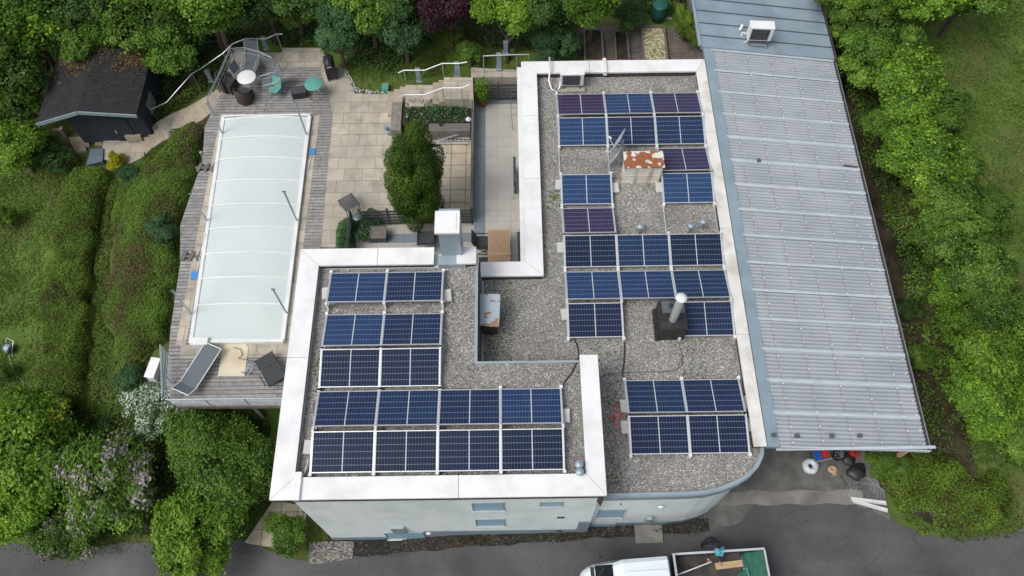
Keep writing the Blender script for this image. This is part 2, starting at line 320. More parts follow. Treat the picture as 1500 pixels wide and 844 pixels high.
M['l_grass'] = leafmat('grass_blades', [(0,(0.061,0.108,0.019)),(.5,(0.115,0.189,0.030)),(.9,(0.176,0.250,0.047)),(1,(0.270,0.270,0.095))])
M['l_white'] = leafmat('white_flowers', [(0,(.16,.22,.14)),(.4,(.42,.48,.38)),(1,(.76,.79,.72))], transl=.1)
M['l_lilac'] = leafmat('lilac_flowers', [(0,(.22,.19,.19)),(.5,(.34,.29,.30)),(1,(.48,.43,.41))], transl=.1)
M['l_yflow'] = leafmat('yellow_flowers', [(0,(.40,.42,.03)),(1,(.7,.66,.06))], transl=.1)
M['l_orange'] = leafmat('leaf_russet', [(0,(.08,.03,.01)),(1,(.25,.10,.02))])
# ---------------------------------------------------------------- foliage
def unit(a): return a/np.maximum(np.linalg.norm(a, axis=1, keepdims=True), 1e-9)
def leafmesh(name, c, nrm, size, tint, mats, asp=.6, extra=None, mat_idx=None):
    n = len(c); sz = size*rng.uniform(.65, 1.35, n)[:, None]
    a = unit(np.cross(nrm, rng.normal(size=(n, 3)))); b = unit(np.cross(nrm, a))
    fold = nrm*sz*.18
    V = np.stack([c-a*sz*.5, c-b*sz*.5*asp+fold, c+a*sz*.5, c+b*sz*.5*asp+fold], 1).reshape(-1, 3)
    ev = np.zeros((0, 3)); ef = []
    if extra is not None: ev = np.array(extra[0]); ef = extra[1]
    me = bpy.data.meshes.new(name); nf = n+len(ef)
    me.vertices.add(4*n+len(ev)); me.vertices.foreach_set('co', np.concatenate([V, ev]).ravel())
    me.loops.add(4*nf)
    li = np.arange(4*n)
    if ef: li = np.concatenate([li, (np.array(ef)+4*n).ravel()])
    me.loops.foreach_set('vertex_index', li.astype(np.int32)); me.polygons.add(nf)
    me.polygons.foreach_set('loop_start', (np.arange(nf)*4).astype(np.int32))
    for m in mats: me.materials.append(m)
    mi = np.zeros(nf, np.int32)
    if mat_idx is not None: mi[:n] = mat_idx
    if len(ef): mi[n:] = len(mats)-1
    me.polygons.foreach_set('material_index', mi)
    at = me.attributes.new('tint', 'FLOAT', 'FACE'); at.data.foreach_set('value', np.concatenate([np.clip(tint, 0, 1), np.full(len(ef), .3)]).astype(np.float32))
    me.update(calc_edges=True); me.validate(); return me
def crownmesh(name, m, K=60, per=330, size=.05, seed=1, asp=.62, rough=.35, flower=None, ff=0., up=.15, lobes=8):
    g = np.random.default_rng(seed); C = []; Nn = []; T = []; FL = []
    # a crown is several big boughs, each carrying leaf clumps with gaps between them
    ang = np.arange(lobes)*2.4+g.uniform(0, .8, lobes); lr = g.uniform(.30, .46, lobes); lo = np.stack([np.cos(ang)*.56*g.uniform(.55, 1.15, lobes), np.sin(ang)*.56*g.uniform(.55, 1.15, lobes), g.uniform(-.15, .5, lobes)], 1)
    lo[0] = (g.normal(0, .1), g.normal(0, .1), .55); lt = g.normal(.5, .13, lobes)
    for k in range(K):
        L_ = k % lobes; d = unit(g.normal(size=(1, 3)))[0]; d[2] = abs(d[2]) if g.random() < .8 else d[2]
        cr = g.uniform(.09, .19); c0 = lo[L_]+d*lr[L_]*g.uniform(.75, 1.12); ct = lt[L_]+g.normal(0, .13)
        n = int(per*(cr/.15)**2); q = unit(g.normal(size=(n, 3))); q[:, 2] = np.where(g.random(n) < .75, np.abs(q[:, 2]), q[:, 2])
        wob = 1+rough*np.sin(q[:, 0]*7+k)*np.cos(q[:, 1]*6+k*2)*.7
        pos = c0+q*cr*(wob*g.uniform(.55, 1.15, n))[:, None]*np.array([1.15, 1.15, .8])
        C.append(pos); nn = q*.7+d*.6+g.normal(size=(n, 3))*.55; nn[:, 2] += up; Nn.append(unit(nn))
        T.append(ct+g.normal(0, .15, n))
        FL.append(((q[:, 2] > .2) & (g.random(n) < .7)) if (flower and g.random() < ff) else np.zeros(n, bool))
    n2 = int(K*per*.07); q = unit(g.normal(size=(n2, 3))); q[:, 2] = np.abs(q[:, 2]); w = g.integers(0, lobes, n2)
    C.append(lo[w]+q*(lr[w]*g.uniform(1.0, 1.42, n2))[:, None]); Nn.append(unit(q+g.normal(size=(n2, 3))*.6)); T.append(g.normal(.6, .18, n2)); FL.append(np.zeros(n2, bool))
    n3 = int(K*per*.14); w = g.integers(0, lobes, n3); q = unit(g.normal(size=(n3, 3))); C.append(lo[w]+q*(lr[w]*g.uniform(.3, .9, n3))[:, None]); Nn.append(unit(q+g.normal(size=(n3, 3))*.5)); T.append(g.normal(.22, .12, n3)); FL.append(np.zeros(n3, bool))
    C = np.concatenate(C); fl = np.concatenate(FL)
    return leafmesh(name, C, np.concatenate(Nn), size, np.concatenate(T), [m]+([flower] if flower else []), asp, None, fl.astype(np.int32) if flower else None)
def vnoise(x, y, s, seed=0):
    x = x*s; y = y*s; xi = np.floor(x).astype(int); yi = np.floor(y).astype(int); fx = x-xi; fy = y-yi; fx = fx*fx*(3-2*fx); fy = fy*fy*(3-2*fy)
    def h(a, b): v = np.sin(a*127.1+b*311.7+seed*74.7)*43758.5453; return v-np.floor(v)
    return (h(xi, yi)*(1-fx)+h(xi+1, yi)*fx)*(1-fy)+(h(xi, yi+1)*(1-fx)+h(xi+1, yi+1)*fx)*fy
def inpoly(x, y, poly):
    c = np.zeros(x.shape, bool); n = len(poly)
    for i in range(n):
        x0, y0 = poly[i]; x1, y1 = poly[(i+1) % n]
        k = ((y0 > y) != (y1 > y)); xx = (x1-x0)*(y-y0)/((y1-y0) if y1 != y0 else 1e-9)+x0
        c ^= k & (x < xx)
    return c
def edist(x, y, poly):
    d = np.full(x.shape, 1e9); n = len(poly)
    for i in range(n):
        x0, y0 = poly[i]; x1, y1 = poly[(i+1) % n]; vx, vy = x1-x0, y1-y0; t = np.clip(((x-x0)*vx+(y-y0)*vy)/(vx*vx+vy*vy+1e-9), 0, 1)
        d = np.minimum(d, np.hypot(x-x0-t*vx, y-y0-t*vy))
    return d
def bank(name, polypx, h, size, dens, m, base=None, hpx=0., lump=.35, lscale=1.1, seed=1, edge=.5, flower=None, ff=0., world=None, zf=None, flatn=.6, patch=.5):
    """leafy mass over an outline: solid mound below, leaves on and through its top"""
    poly = world or [tuple(G(a, b, hpx)[:2]) for a, b in polypx]; pa = np.array(poly); g = np.random.default_rng(seed)
    x0, y0 = pa.min(0); x1, y1 = pa.max(0); area = (x1-x0)*(y1-y0); n = int(area*dens)
    x = g.uniform(x0, x1, n); y = g.uniform(y0, y1, n); jx = (vnoise(x, y, 1.6, 3)-.5)*edge*1.1; jy = (vnoise(x, y, 1.6, 9)-.5)*edge*1.1
    k = inpoly(x+jx, y+jy, poly); x = x[k]; y = y[k]; jx = jx[k]; jy = jy[k]
    def top(x, y, jx=0, jy=0):
        d = edist(x+jx, y+jy, poly); pr = np.sqrt(np.clip(1-(1-np.clip(d/max(edge, .05), 0, 1))**2, 0, 1))
        nz = vnoise(x, y, lscale, seed)*.6+vnoise(x, y, lscale*2.7, seed+5)*.4
        zz = (GZ(x, y) if zf is None else np.full(x.shape, zf))
        return zz, h*pr*(1-lump+lump*1.4*nz)
    zz, hh = top(x, y, jx, jy); e = .08
    gx = (top(x+e, y, jx, jy)[1]-hh)/e; gy = (top(x, y+e, jx, jy)[1]-hh)/e
    nr = unit(np.stack([-gx*flatn, -gy*flatn, np.ones_like(x)], 1)); dpt = g.random(len(x))**1.6*min(.22, h*.5)
    z = zz+hh+g.normal(0, .025, len(x))*min(1, h*3)-dpt+size*.3
    c = np.stack([x, y, z], 1)+nr*0.; nr = unit(nr+g.normal(size=c.shape)*.5)
    t = .15+.55*vnoise(x, y, 2.3, seed+20)+patch*(vnoise(x, y, .7, seed+31)-.5)+g.normal(0, .15, len(x))
    st = .25 if h > .25 else .3
    X = np.arange(x0, x1+st, st); Y = np.arange(y0, y1+st, st); XX, YY = np.meshgrid(X, Y, indexing='ij'); zz, hh = top(XX.ravel(), YY.ravel()); ins = inpoly(XX.ravel(), YY.ravel(), poly)
    dd = edist(XX.ravel(), YY.ravel(), poly); zt = (zz+np.where(ins, hh*.8-.05-np.clip(.5*edge+.15-dd, 0, 1)*1.2, -.4)).reshape(XX.shape); idx = np.arange(XX.size).reshape(XX.shape)
    ev = np.stack([XX.ravel(), YY.ravel(), zt.ravel()], 1); I = ins.reshape(XX.shape); ef = []
    for i in range(len(X)-1):
        for j in range(len(Y)-1):
            if I[i, j] or I[i+1, j] or I[i, j+1] or I[i+1, j+1]: ef.append((idx[i, j], idx[i+1, j], idx[i+1, j+1], idx[i, j+1]))
    fl = None; mats = [m]+([flower] if flower else [])+[base or M['soil']]
    if flower: fl = ((g.random(len(x)) < ff*vnoise(x, y, 1.3, seed+50)*1.6) & (dpt < .06)).astype(np.int32)
    me = leafmesh(name, c, nr, size, t, mats, .6, (ev, ef), fl); o = bpy.data.objects.new(name, me); COL.objects.link(o); return o
PROTO = {}
def proto(kind, var):
    k = (kind, var)
    if k in PROTO: return PROTO[k]
    sd = var*17+sum(map(ord, kind))
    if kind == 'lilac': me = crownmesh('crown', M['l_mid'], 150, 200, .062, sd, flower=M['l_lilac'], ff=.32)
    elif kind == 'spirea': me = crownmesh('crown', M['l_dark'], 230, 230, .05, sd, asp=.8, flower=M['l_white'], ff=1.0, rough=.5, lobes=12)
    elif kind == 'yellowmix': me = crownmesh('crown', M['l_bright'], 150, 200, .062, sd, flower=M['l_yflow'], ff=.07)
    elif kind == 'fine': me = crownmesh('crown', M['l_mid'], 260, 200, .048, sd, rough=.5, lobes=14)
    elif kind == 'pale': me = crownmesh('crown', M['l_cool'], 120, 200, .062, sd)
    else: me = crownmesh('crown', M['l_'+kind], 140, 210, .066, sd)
    PROTO[k] = me; return me
def tree(px, py, rx, ry, rz, ch, kind, label, name='broadleaf_tree', cat='tree', group=None, var=0, rot=None, trunk=True, base=None):
    if base is None:
        z = 0.
        for _ in range(14):
            p = P(px, py, z); z = z*.3+.7*(gz(p.x, p.y)+ch)
        p = P(px, py, z); g0 = gz(p.x, p.y)
    else: p = P(px, py, base+ch); g0 = base
    t = thing(name, label, cat, (p.x, p.y, g0), 0, group)
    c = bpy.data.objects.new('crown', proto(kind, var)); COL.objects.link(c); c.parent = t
    c.location = (0, 0, ch); c.scale = (rx*1.12, ry*1.12, rz*1.1); c.rotation_euler = (0, 0, random.uniform(0, 6.28) if rot is None else rot)
    if trunk:
        mb = MB(); r = .045*rx+.03; mb.tube([(0,0,-.15),(.05,.03,ch*.5),(0,.05,ch+rz*.3)], [r*1.3, r, r*.45], 8)
        for k in range(6):
            a = k*1.05+random.random(); q = (math.cos(a)*rx*.62, math.sin(a)*ry*.62, ch+rz*random.uniform(-.1,.45)); s0 = ch*random.uniform(.35,.75)
            mb.tube([(.04,.03,s0), (q[0]*.45,q[1]*.45,s0*.5+q[2]*.5), q], [r*.55, r*.35, r*.12], 5)
        mb.build('trunk', M['bark'], t, world=False)
    return t
# ================================================================ SETTING
def struct(o): o['kind'] = 'structure'; return o
xs = list(np.concatenate([[-320,-200,-120,-80,-55,-42,-35], np.arange(-30, 30.01, .3), [35,42,55,80,120,200,320]]))
ys = list(np.concatenate([[-320,-200,-120,-60,-30,-15], np.arange(-8, 40.01, .3), [46,55,70,100,160,320]]))
def sheet(name, m, X, Y, off=0., inside=None):
    XX, YY = np.meshgrid(X, Y, indexing='ij'); Z = GZ(XX.ravel(), YY.ravel()).reshape(XX.shape)+off
    idx = np.arange(XX.size).reshape(XX.shape); mb = MB(); mb.v = list(map(tuple, np.stack([XX.ravel(), YY.ravel(), Z.ravel()], 1).tolist()))
    for i in range(len(X)-1):
        for j in range(len(Y)-1):
            if inside is None or inside[i, j]: mb.f.append((int(idx[i,j]), int(idx[i+1,j]), int(idx[i+1,j+1]), int(idx[i,j+1])))
    mb.m = [0]*len(mb.f); mb.sm = [True]*len(mb.f); return mb.build(name, m)
struct(sheet('ground', M['grass'], xs, ys))
def strip_sheet(name, m, X, y0f, y1f, off, n=24):
    vs = []; fs = []
    for x in X:
        a, b = y0f(x), y1f(x)
        for k in range(n+1): vs.append((x, a+(b-a)*k/n))
    A = np.array(vs); Z = GZ(A[:, 0], A[:, 1])+off; mb = MB(); mb.v = [(a[0], a[1], z) for a, z in zip(vs, Z)]
    for i in range(len(X)-1):
        for k in range(n): o = i*(n+1)+k; fs.append((o, o+n+1, o+n+2, o+1))
    mb.f = fs; mb.m = [0]*len(fs); mb.sm = [True]*len(fs); return mb.build(name, m)
rb = [G(*q) for q in [(0,798),(100,800),(300,795),(365,790),(395,806),(440,822),(500,818),(560,812),(700,800),(850,790),(960,782),(1040,778),(1062,771),(1085,766)]]
rb += [G(*q) for q in [(1100,737),(1170,736)]]
rb += [G(*q) for q in [(1240,737),(1275,745),(1300,762),(1350,782),(1420,790),(1500,775)]]
rbx = [-60]+[p.x for p in rb]+[60]; rby = [rb[0].y]+[p.y for p in rb]+[rb[-1].y+1]
ry = lambda x: float(np.interp(x, rbx, rby))+.03*math.sin(x*3.1)+.02*math.sin(x*7.7)
XR = list(np.arange(-40, 40.01, .25))
struct(strip_sheet('road', M['asphalt'], XR, lambda x: -6., ry, .035, 40))
f0 = G(1105,736); 
# forecourt in front of and under the carport
fx0, fx1 = 5.6, 12.5
struct(strip_sheet('forecourt', M['asphalt2'], list(np.arange(fx0, fx1+.01, .25)), lambda x: ry(x)-.05, lambda x: 22.4, .03, 60))
s0 = G(1120,727); s1 = G(1290,733)
struct(strip_sheet('concrete_strip', M['strip'], list(np.linspace(6.6, 11.6, 26)), lambda x: s0.y-.28+.03*math.sin(x*5)-(x-7)*.012, lambda x: s0.y+.18+.03*math.sin(x*4+1)-(x-7)*.012, .055, 4))
# dark planting strip with rubble along the street wall
struct(strip_sheet('planting_strip', M['bedg'], list(np.arange(-6.4, 6.6, .2)), lambda x: ry(x)-.02, lambda x: 5.75, .05, 8))
gp = [G(*q) for q in [(440,818),(470,790),(500,796)]]
cs = [G(*q) for q in [(402,735),(452,742),(446,768),(416,806),(362,796),(384,762)]]; cz = max(p.z for p in cs)+.02
struct(MB().prism([tuple(p[:2]) for p in cs], cz-1.2, cz).build('corner_paving', M['tile2']))
struct(strip_sheet('gravel_patch', M['gravel_lo'], list(np.linspace(-7.0, -5.5, 9)), lambda x: ry(x)-.1, lambda x: 5.35, .07, 6))
def slab(name, px, z, thick, m, hz=None, world=None):
    poly = world or [tuple(P(a, b, z)[:2]) for a, b in px]
    return struct(MB().prism(poly, z-thick, z).build(name, m))
ZP = 1.5
deckpx = [(322,140),(336,96),(467,98),(482,137),(487,172),(479,255),(470,362),(440,600),(411,590),(246,590),(243,560),(250,480),(264,385),(264,330),(287,262),(296,240),(300,185)]
dk = [tuple(P(a, b, ZP)[:2]) for a, b in deckpx]
# deck as a thing: boards, edge fascia, supporting beams
DK = thing('timber_deck', 'weathered grey timber deck of cross boards around the covered pool', 'deck', (-10, 16, ZP))
dk[7] = (-6.3, 9.35); dk[8] = (-7.3, 9.35); dk[9] = (-11.35, 9.38)
MB().prism(dk, ZP-.05, ZP).build('deck_boards', M['deck'], DK)
fb = MB()
for i in range(len(dk)):
    a, b = Vector((*dk[i], ZP-.16)), Vector((*dk[(i+1) % len(dk)], ZP-.16))
    if (b-a).length > .3: fb.bar(a+(b-a).normalized()*.02, b, .05, .2)
fb.build('edge_board', M['plank'], DK)
bb = MB(); bb.box(-11.2, -6.4, 9.75, 9.95, ZP-.5, ZP-.08); bb.build('beam', M['concrete'], DK)
for x, y in [(-11.2, 9.6), (-9.0, 9.6), (-7.0, 9.6), (-11.6, 12.5), (-12.0, 16), (-12.3, 20)]:
    MB().tube([(x, y, gz(x, y)-.3), (x, y, ZP-.07)], .06, 10).build('post', M['steel'], DK)
a = Zat(289, 588, 9.42); MB().tube([(a.x, 9.6, ZP-.15), tuple(G(318, 615)+Vector((0, 0, -.1)))], .055, 10).build('brace', M['steel'], DK)
slab('patio', [(482,92),(505,100),(520,137),(572,138),(590,170),(640,200),(693,200),(692,336),(520,340),(520,362),(470,362),(479,255),(487,172),(482,137),(467,98)], ZP-.008, .9, M['tile'])
slab('patio_west_corner', [(338,70),(368,77),(412,77),(414,70),(470,70),(482,92),(467,98),(336,96)], ZP-.012, .7, M['tile'])
slab('square_flag_area', [(646,198),(692,198),(692,318),(646,318)], ZP+.002, .06, M['tile2'])
TZ = 1.53
struct(MB().prism([(-1.42,22.75),(.62,22.75),(.62,13.05),(-5.9,13.05),(-5.9,16.35),(-1.42,16.35)], TZ-1.2, TZ).build('terrace', M['tileL']))
struct(MB().box(-1.4,-.98,16.0,22.6,TZ-.05,TZ+.004).box(-5.3,-.98,15.62,16.0,TZ-.05,TZ+.004).box(-.98,.6,22.15,22.6,TZ-.05,TZ+.004).build('terrace_border', M['tileB']))
# pool surround of narrow flags
struct(MB().box(-11.55,-7.72,11.1,11.6,ZP-.03,ZP+.006).box(-7.98,-7.72,11.6,21.7,ZP-.03,ZP+.006).box(-11.75,-11.4,11.6,21.75,ZP-.03,ZP+.006).build('pool_surround', M['tile']))
# upper path and lower paved landing
up = [tuple(P(a, b, 2.55)[:2]) for a, b in [(690,99),(765,103),(765,113),(690,113)]]
struct(MB().prism(up, 1.4, 2.55).build('upper_path', M['tile']))
lp = [tuple(G(a, b)[:2]) for a, b in [(157,193),(205,196),(214,196),(212,232),(188,243),(150,236)]]
lz = max(gz(*q) for q in lp)-.02
struct(MB().prism(lp, lz-.5, lz).build('lower_landing', M['tile']))
# ================================================================ HOUSE
H = thing('house', 'flat-roofed house of two joined blocks with gravel roofs and white copings', 'house', (0, 13, 0))
ZH, ZL = 5.2, 3.82
high = [(-6.2,5.42),(2.38,5.42),(2.38,9.27),(-1.05,9.27),(-1.05,13.0),(-6.2,13.0)]
MB().prism(high, -2.2, ZH-.02).build('high_block', M['render'], H)
cx, cy, rr = 5.35, 7.35, 1.0
curve = [(5.0,5.60),(5.5,5.63),(6.0,5.74),(6.45,5.90),(6.85,6.12),(7.15,6.40),(7.35,6.72),(7.42,7.05)]
low = [(-1.0,9.3),(2.4,9.3),(2.4,5.58)]+curve+[(7.4,21.9),(.62,21.9),(.62,13.1),(-1.0,13.1)]
ins = [(2.42,5.60),(5.0,5.64),(5.5,5.68),(6.0,5.80),(6.4,5.97),(6.75,6.20),(7.04,6.47),(7.24,6.78),(7.30,7.08)]
MB().prism([(-1.0,9.3),(2.42,9.3)]+ins+[(7.27,21.8),(.72,21.8),(.72,13.2),(-1.0,13.2)], -2.2, ZL-.03).build('low_block', M['render'], H)
MB().prism([(-1.03,9.25),(2.36,9.25),(2.36,5.45),(-5.98,5.86)][:0] or [(-5.99,5.86),(1.96,5.86),(1.96,9.22),(-1.1,9.22),(-1.1,12.48),(-5.99,12.48)], ZH-.04, ZH).build('gravel_roof', M['gravel'], H)
MB().prism([(-.98,9.32),(2.5,9.32),(2.5,5.70)]+[(x-.06, y+.07) for x, y in curve]+[(7.06,7.1),(7.05,21.45),(1.02,21.45),(1.02,12.8),(-.98,12.8)], ZL-.04, ZL).build('gravel_roof', M['gravel'], H)
# fascia of the low block (curved band)
g_ = MB(); ring = [(2.42,5.58)]+curve
for i in range(len(ring)-1):
    a, b = ring[i], ring[i+1]; t = (Vector(b)-Vector(a)).normalized(); nx, ny = t.y*.0, -t.x*.0
    def off(p, d, tt): return (p[0]+tt.y*d, p[1]-tt.x*d)
for lvl, (o0, o1, z0, z1) in enumerate([(.0, -.10, ZL-.02, ZL+.07), (.02, -.04, ZL-.36, ZL-.0)]):
    vs = []; nr = len(ring)
    for i, p in enumerate(ring):
        a = ring[max(i-1, 0)]; b = ring[min(i+1, nr-1)]; t = (Vector(b)-Vector(a)).normalized()
        vs += [(p[0]+t.y*o0, p[1]-t.x*o0, z0), (p[0]+t.y*o0, p[1]-t.x*o0, z1), (p[0]+t.y*o1, p[1]-t.x*o1, z1), (p[0]+t.y*o1, p[1]-t.x*o1, z0)]
    fs = []
    for i in range(nr-1):
        for k in range(4): fs.append((i*4+k, i*4+(k+1) % 4, (i+1)*4+(k+1) % 4, (i+1)*4+k))
    g_.add(vs, fs, 0)
g_.build('roof_fascia', M['gutter'], H)
# parapets: dark upstand + mitred white coping with joints
def parapet(name, poly, z0, z1, inset=.035, m='coping', joints=(), axis=0):
    """poly: 4 corners (quad, mitred ends). joints cut the coping across its run"""
    c = Vector((sum(p[0] for p in poly)/4, sum(p[1] for p in poly)/4))
    up_ = MB().prism([tuple(c+(Vector(p)-c)*1.0-(Vector((math.copysign(1, p[0]-c.x), math.copysign(1, p[1]-c.y))))*inset) for p in poly], z0, z1-.07)
    up_.build('parapet', M['fascia'], H)
    a, b, c_, d = [Vector(p) for p in poly]   # a-b outer edge, d-c inner edge
    js = [0]+list(joints)+[1]; mb = MB(); e = .007
    for j0, j1 in zip(js, js[1:]):
        L_ = (b-a).length; s0_ = j0+e/L_; s1_ = j1-e/L_
        ab = (b-a).normalized()
        def inner(s_):
            if s_ <= .02: return d.lerp(c_, s_)
            if s_ >= .98: return d.lerp(c_, s_)
            w_ = (a.lerp(b, s_)-d).dot(ab)/max((c_-d).dot(ab), 1e-6); return d.lerp(c_, min(max(w_, 0), 1))
        q = [a.lerp(b, s0_), a.lerp(b, s1_), inner(s1_), inner(s0_)]
        n = 1; vs = []
        mid0 = q[0].lerp(q[3], .5); mid1 = q[1].lerp(q[2], .5)
        mb.prism([tuple(x) for x in q], z1-.075, z1)
    o = mb.build('coping', M[m], H); return o
HT = 5.45
parapet('w', [(-6.62,13.08),(-6.62,5.24),(-6.0,5.85),(-6.0,12.48)], 5.05, HT, joints=(.47,))
parapet('n', [(-2.42,13.08),(-6.62,13.08),(-6.0,12.48),(-2.42,12.48)], 5.05, HT, joints=(.42,))
parapet('n2', [(-1.1,13.08),(-1.72,13.08),(-1.72,12.48),(-1.1,12.48)], 5.05, HT)
parapet('s', [(-6.62,5.24),(2.48,5.24),(1.95,5.85),(-6.0,5.85)], 5.05, HT, joints=(.56,))
parapet('e', [(2.48,5.24),(2.48,9.36),(1.95,9.36),(1.95,5.85)], 4.0, HT)
b0 = P(427,695,5.5); b1 = P(440,730,5.5); MB().box(-5.98,-5.80,5.22,5.98,5.40,5.53).build('coping_saddle', M['coping'], H)
LT = 4.12
parapet('ln', [(7.42,22.0),(.46,22.0),(1.04,21.42),(7.04,21.42)], 3.7, LT, joints=(.63,))
parapet('lw', [(.46,22.0),(.46,13.28),(1.04,12.74),(1.04,21.42)], 3.7, LT, joints=(.30,.62))
parapet('lb', [(1.04,12.74),(-1.03,12.74),(-1.03,13.28),(.46,13.28)], 3.7, LT)
parapet('le', [(7.42,6.93),(7.42,22.0),(7.04,21.42),(7.04,6.93)], 3.7, LT, m='coping_old', joints=(.24,.5,.77))
MB().box(3.55,3.68,21.36,22.05,4.0,4.2).build('coping_saddle', M['coping'], H)
# light blue outer board beneath the court-side coping
MB().box(.30,.46,13.3,21.85,3.4,3.98).build('court_fascia', M['white'], H)
# inner edge flashing of the high roof
fl = MB(); fl.box(-1.13,-1.05,9.2,12.48,ZH-.1,ZH+.06).box(-1.05,1.95,9.2,9.27,ZH-.1,ZH+.06).box(-.99,-.93,9.33,12.7,ZL,ZL+.09)
fl.box(-.93,2.36,9.36,9.42,ZL,ZL+.09); fl.build('edge_flashing', M['steel'], H)
MB().box(-1.04,-1.0,9.3,12.7,ZL,ZH-.1).box(-1.0,2.37,9.28,9.31,ZL,ZH-.1).build('upstand', M['anth'], H)
# plinth: painted base, stepped as on the street side
def wallquad(pts, y, yo): return [(Zat(a, b, y).x, yo, Zat(a, b, y).z) for a, b in pts]
pl = MB(); YW = 5.42; YL = 5.60
for x0, x1, zt, y in [(-6.2,-4.25,Zat(500,787,YW).z,YW),(-4.25,2.0,Zat(700,777,YW).z,YW),(2.0,2.38,Zat(850,764,YW).z,YW),(2.42,5.0,Zat(900,765.5,YL).z,YL)]:
    pl.box(x0+.002, x1, y-.02, y+.02, -2.3, zt)
pcx = [(5.0,5.63),(5.5,5.67),(6.0,5.79),(6.4,5.96)]
for a, b in zip(pcx, pcx[1:]): pl.bar((a[0], a[1]-.01, .45+Zat(900,765.5,YL).z-.45-1.0), (b[0], b[1]-.01, Zat(900,765.5,YL).z-1.0), .04, 2.0)
pl.build('plinth', M['plinth'], H)
def window(px0, py0, px1, py1, y, sillc='glass', label=None):
    a = Zat(px0, py1, y); b = Zat(px1, py0, y); x0, x1, z0, z1 = a.x, b.x, a.z, b.z
    f = MB(); t = .03; yo = y-.03
    f.box(x0, x1, yo, y+.02, z1-t, z1).box(x0, x1, yo, y+.02, z0, z0+t).box(x0, x0+t, yo, y+.02, z0+t, z1-t).box(x1-t, x1, yo, y+.02, z0+t, z1-t)
    o = f.build('window', M['steel'], H)
    MB().box(x0+t, x1-t, y-.012, y-.004, z0+t, z1-t).build('pane', M['glass'], o)
    MB().box(x0-.03, x1+.03, y-.06, y-.03, z0-.04, z0).build('sill', M['alu'], o)
    return o
window(693,735.5,738,748,YW); window(698,759.5,739,770.5,YW); window(790,734.5,825,741.5,YW)
window(873,746,916,758,YL); window(864,766,903,772,YL-.02); window(569,779,620,789.5,YW-.02)
def fixture(px0, py0, px1, py1, y, d, m, name):
    a = Zat(px0, py1, y); b = Zat(px1, py0, y); return MB().box(a.x, b.x, y-d, y, a.z, b.z).build(name, m, H)
fixture(943,756,955,763,YL,.12,M['steel'],'meter_box'); fixture(577,771,591,778.5,YW,.08,M['steel'],'meter_box')
fixture(816,757,827,758.3,YW,.03,M['dark'],'air_vent'); fixture(815,776.5,823,777.8,YW-.02,.03,M['dark'],'air_vent')
for q, y in (((968,742), YL), ((628,781), YW-.02)):
    a = Zat(*q, y); MB().lathe([(0,-.06),(.09,-.04),(.1,0)], 14, 0, Matrix.Translation(a) @ Matrix.Rotation(R_(-90), 4, 'X')).build('wall_lamp', M['white'], H)
a = Zat(925,775,YL); MB().box(a.x,a.x+.9,YL-.62,YL-.03,-.3,gz(a.x+.4,5.3)+.12).build('door_step', M['strip'], H)
# white chimney
CW = thing('chimney', None, None); bpy.data.objects.remove(CW)
yc = 12.78; za = Zat(655, 341, yc).z
xa = Zat(642,345,yc).x; xb = Zat(673,345,yc).x
ch = MB().box(xa, xb, yc, yc+.85, 4.9, za).build('chimney', M['gutter'], H); ch['label'] = 'sheet-clad chimney with a square white cap'
q0, q1 = P(636.5,340,za+.02), P(673.5,308,za+.1)
MB().box(q0.x, q1.x, yc-.06, q1.y, za, za+.08).build('cap', M['coping'], ch)
mxx, myy = (q0.x+q1.x)/2, (yc-.06+q1.y)/2
MB().box(mxx-.27, mxx+.27, myy-.27, myy+.27, za+.08, za+.10).build('cap_lid', M['coping'], ch)
MB().box(xa-.1, xb+.12, 12.46, yc+.02, 5.0, 5.42).build('flashing', M['gutter'], ch)
# rust-streaked chimney
zb = 4.72; c0, c1 = P(915,247,zb), P(971,222,zb); b0, b1 = P(912,274,ZL), P(966,274,ZL)
ch = MB().box(c0.x+.04, c1.x-.05, c0.y+.04, c1.y-.04, ZL-.1, zb-.02).box(c0.x+.03, c1.x-.04, c0.y+.03, c1.y-.03, ZL-.1, ZL+.06).box(c0.x+.03, c1.x-.04, c0.y+.03, c1.y-.03, ZL+.42, ZL+.44).build('chimney', M['streak'], H)
ch['label'] = 'pale chimney with rust streaks and a peeling rusty cap'
MB().box(c0.x, c1.x, c0.y, c1.y, zb-.01, zb+.04).build('cap', M['rust'], ch)
# dark chimney with a leaning-looking tall metal flue
zd = 4.62; c0, c1 = P(969,483,zd), P(1003,439,zd)
ch = MB().prism([(c0.x, c0.y), (c1.x-.02, c0.y), (c1.x, c1.y), (c0.x, c1.y)], ZL-.1, zd).prism([(c0.x-.09, c0.y-.03), (c0.x+.02, c0.y-.03), (c0.x+.02, c1.y), (c0.x-.09, c1.y)], ZL-.1, ZL+.2).build('chimney', M['soot'], H)
ch['label'] = 'low blackened chimney box with a tall shiny steel flue'
MB().box(c0.x+.08, c1.x-.05, c0.y+.55, c1.y-.05, zd, zd+.03).build('cover_plate', M['steel_d'], ch)
def solve_h(pxb, zbase, pyt):
    b = P(*pxb, zbase); z = zbase
    for k in range(400):
        z += .01; v = Vector((b.x, b.y, z-CH)); 
        if 422-CF*v.dot(UP)/v.dot(fw) <= pyt: break
    return b, z
b, zt = solve_h((986,468), zd, 437)
fl = MB().tube([(b.x, b.y, zd), (b.x, b.y, zt)], .125, 20).build('flue', M['alu'], ch)
MB().lathe([(0,.0),(.17,.0),(.17,.035),(.05,.06),(0,.06)], 22, 0, Matrix.Translation((b.x, b.y, zt))).build('rain_cap', M['white'], fl)
b = P(984,444,zd+.25); MB().tube([(b.x, b.y, zd), (b.x, b.y, zd+.28)], .055, 12).build('flue_pipe', M['anth'], ch)
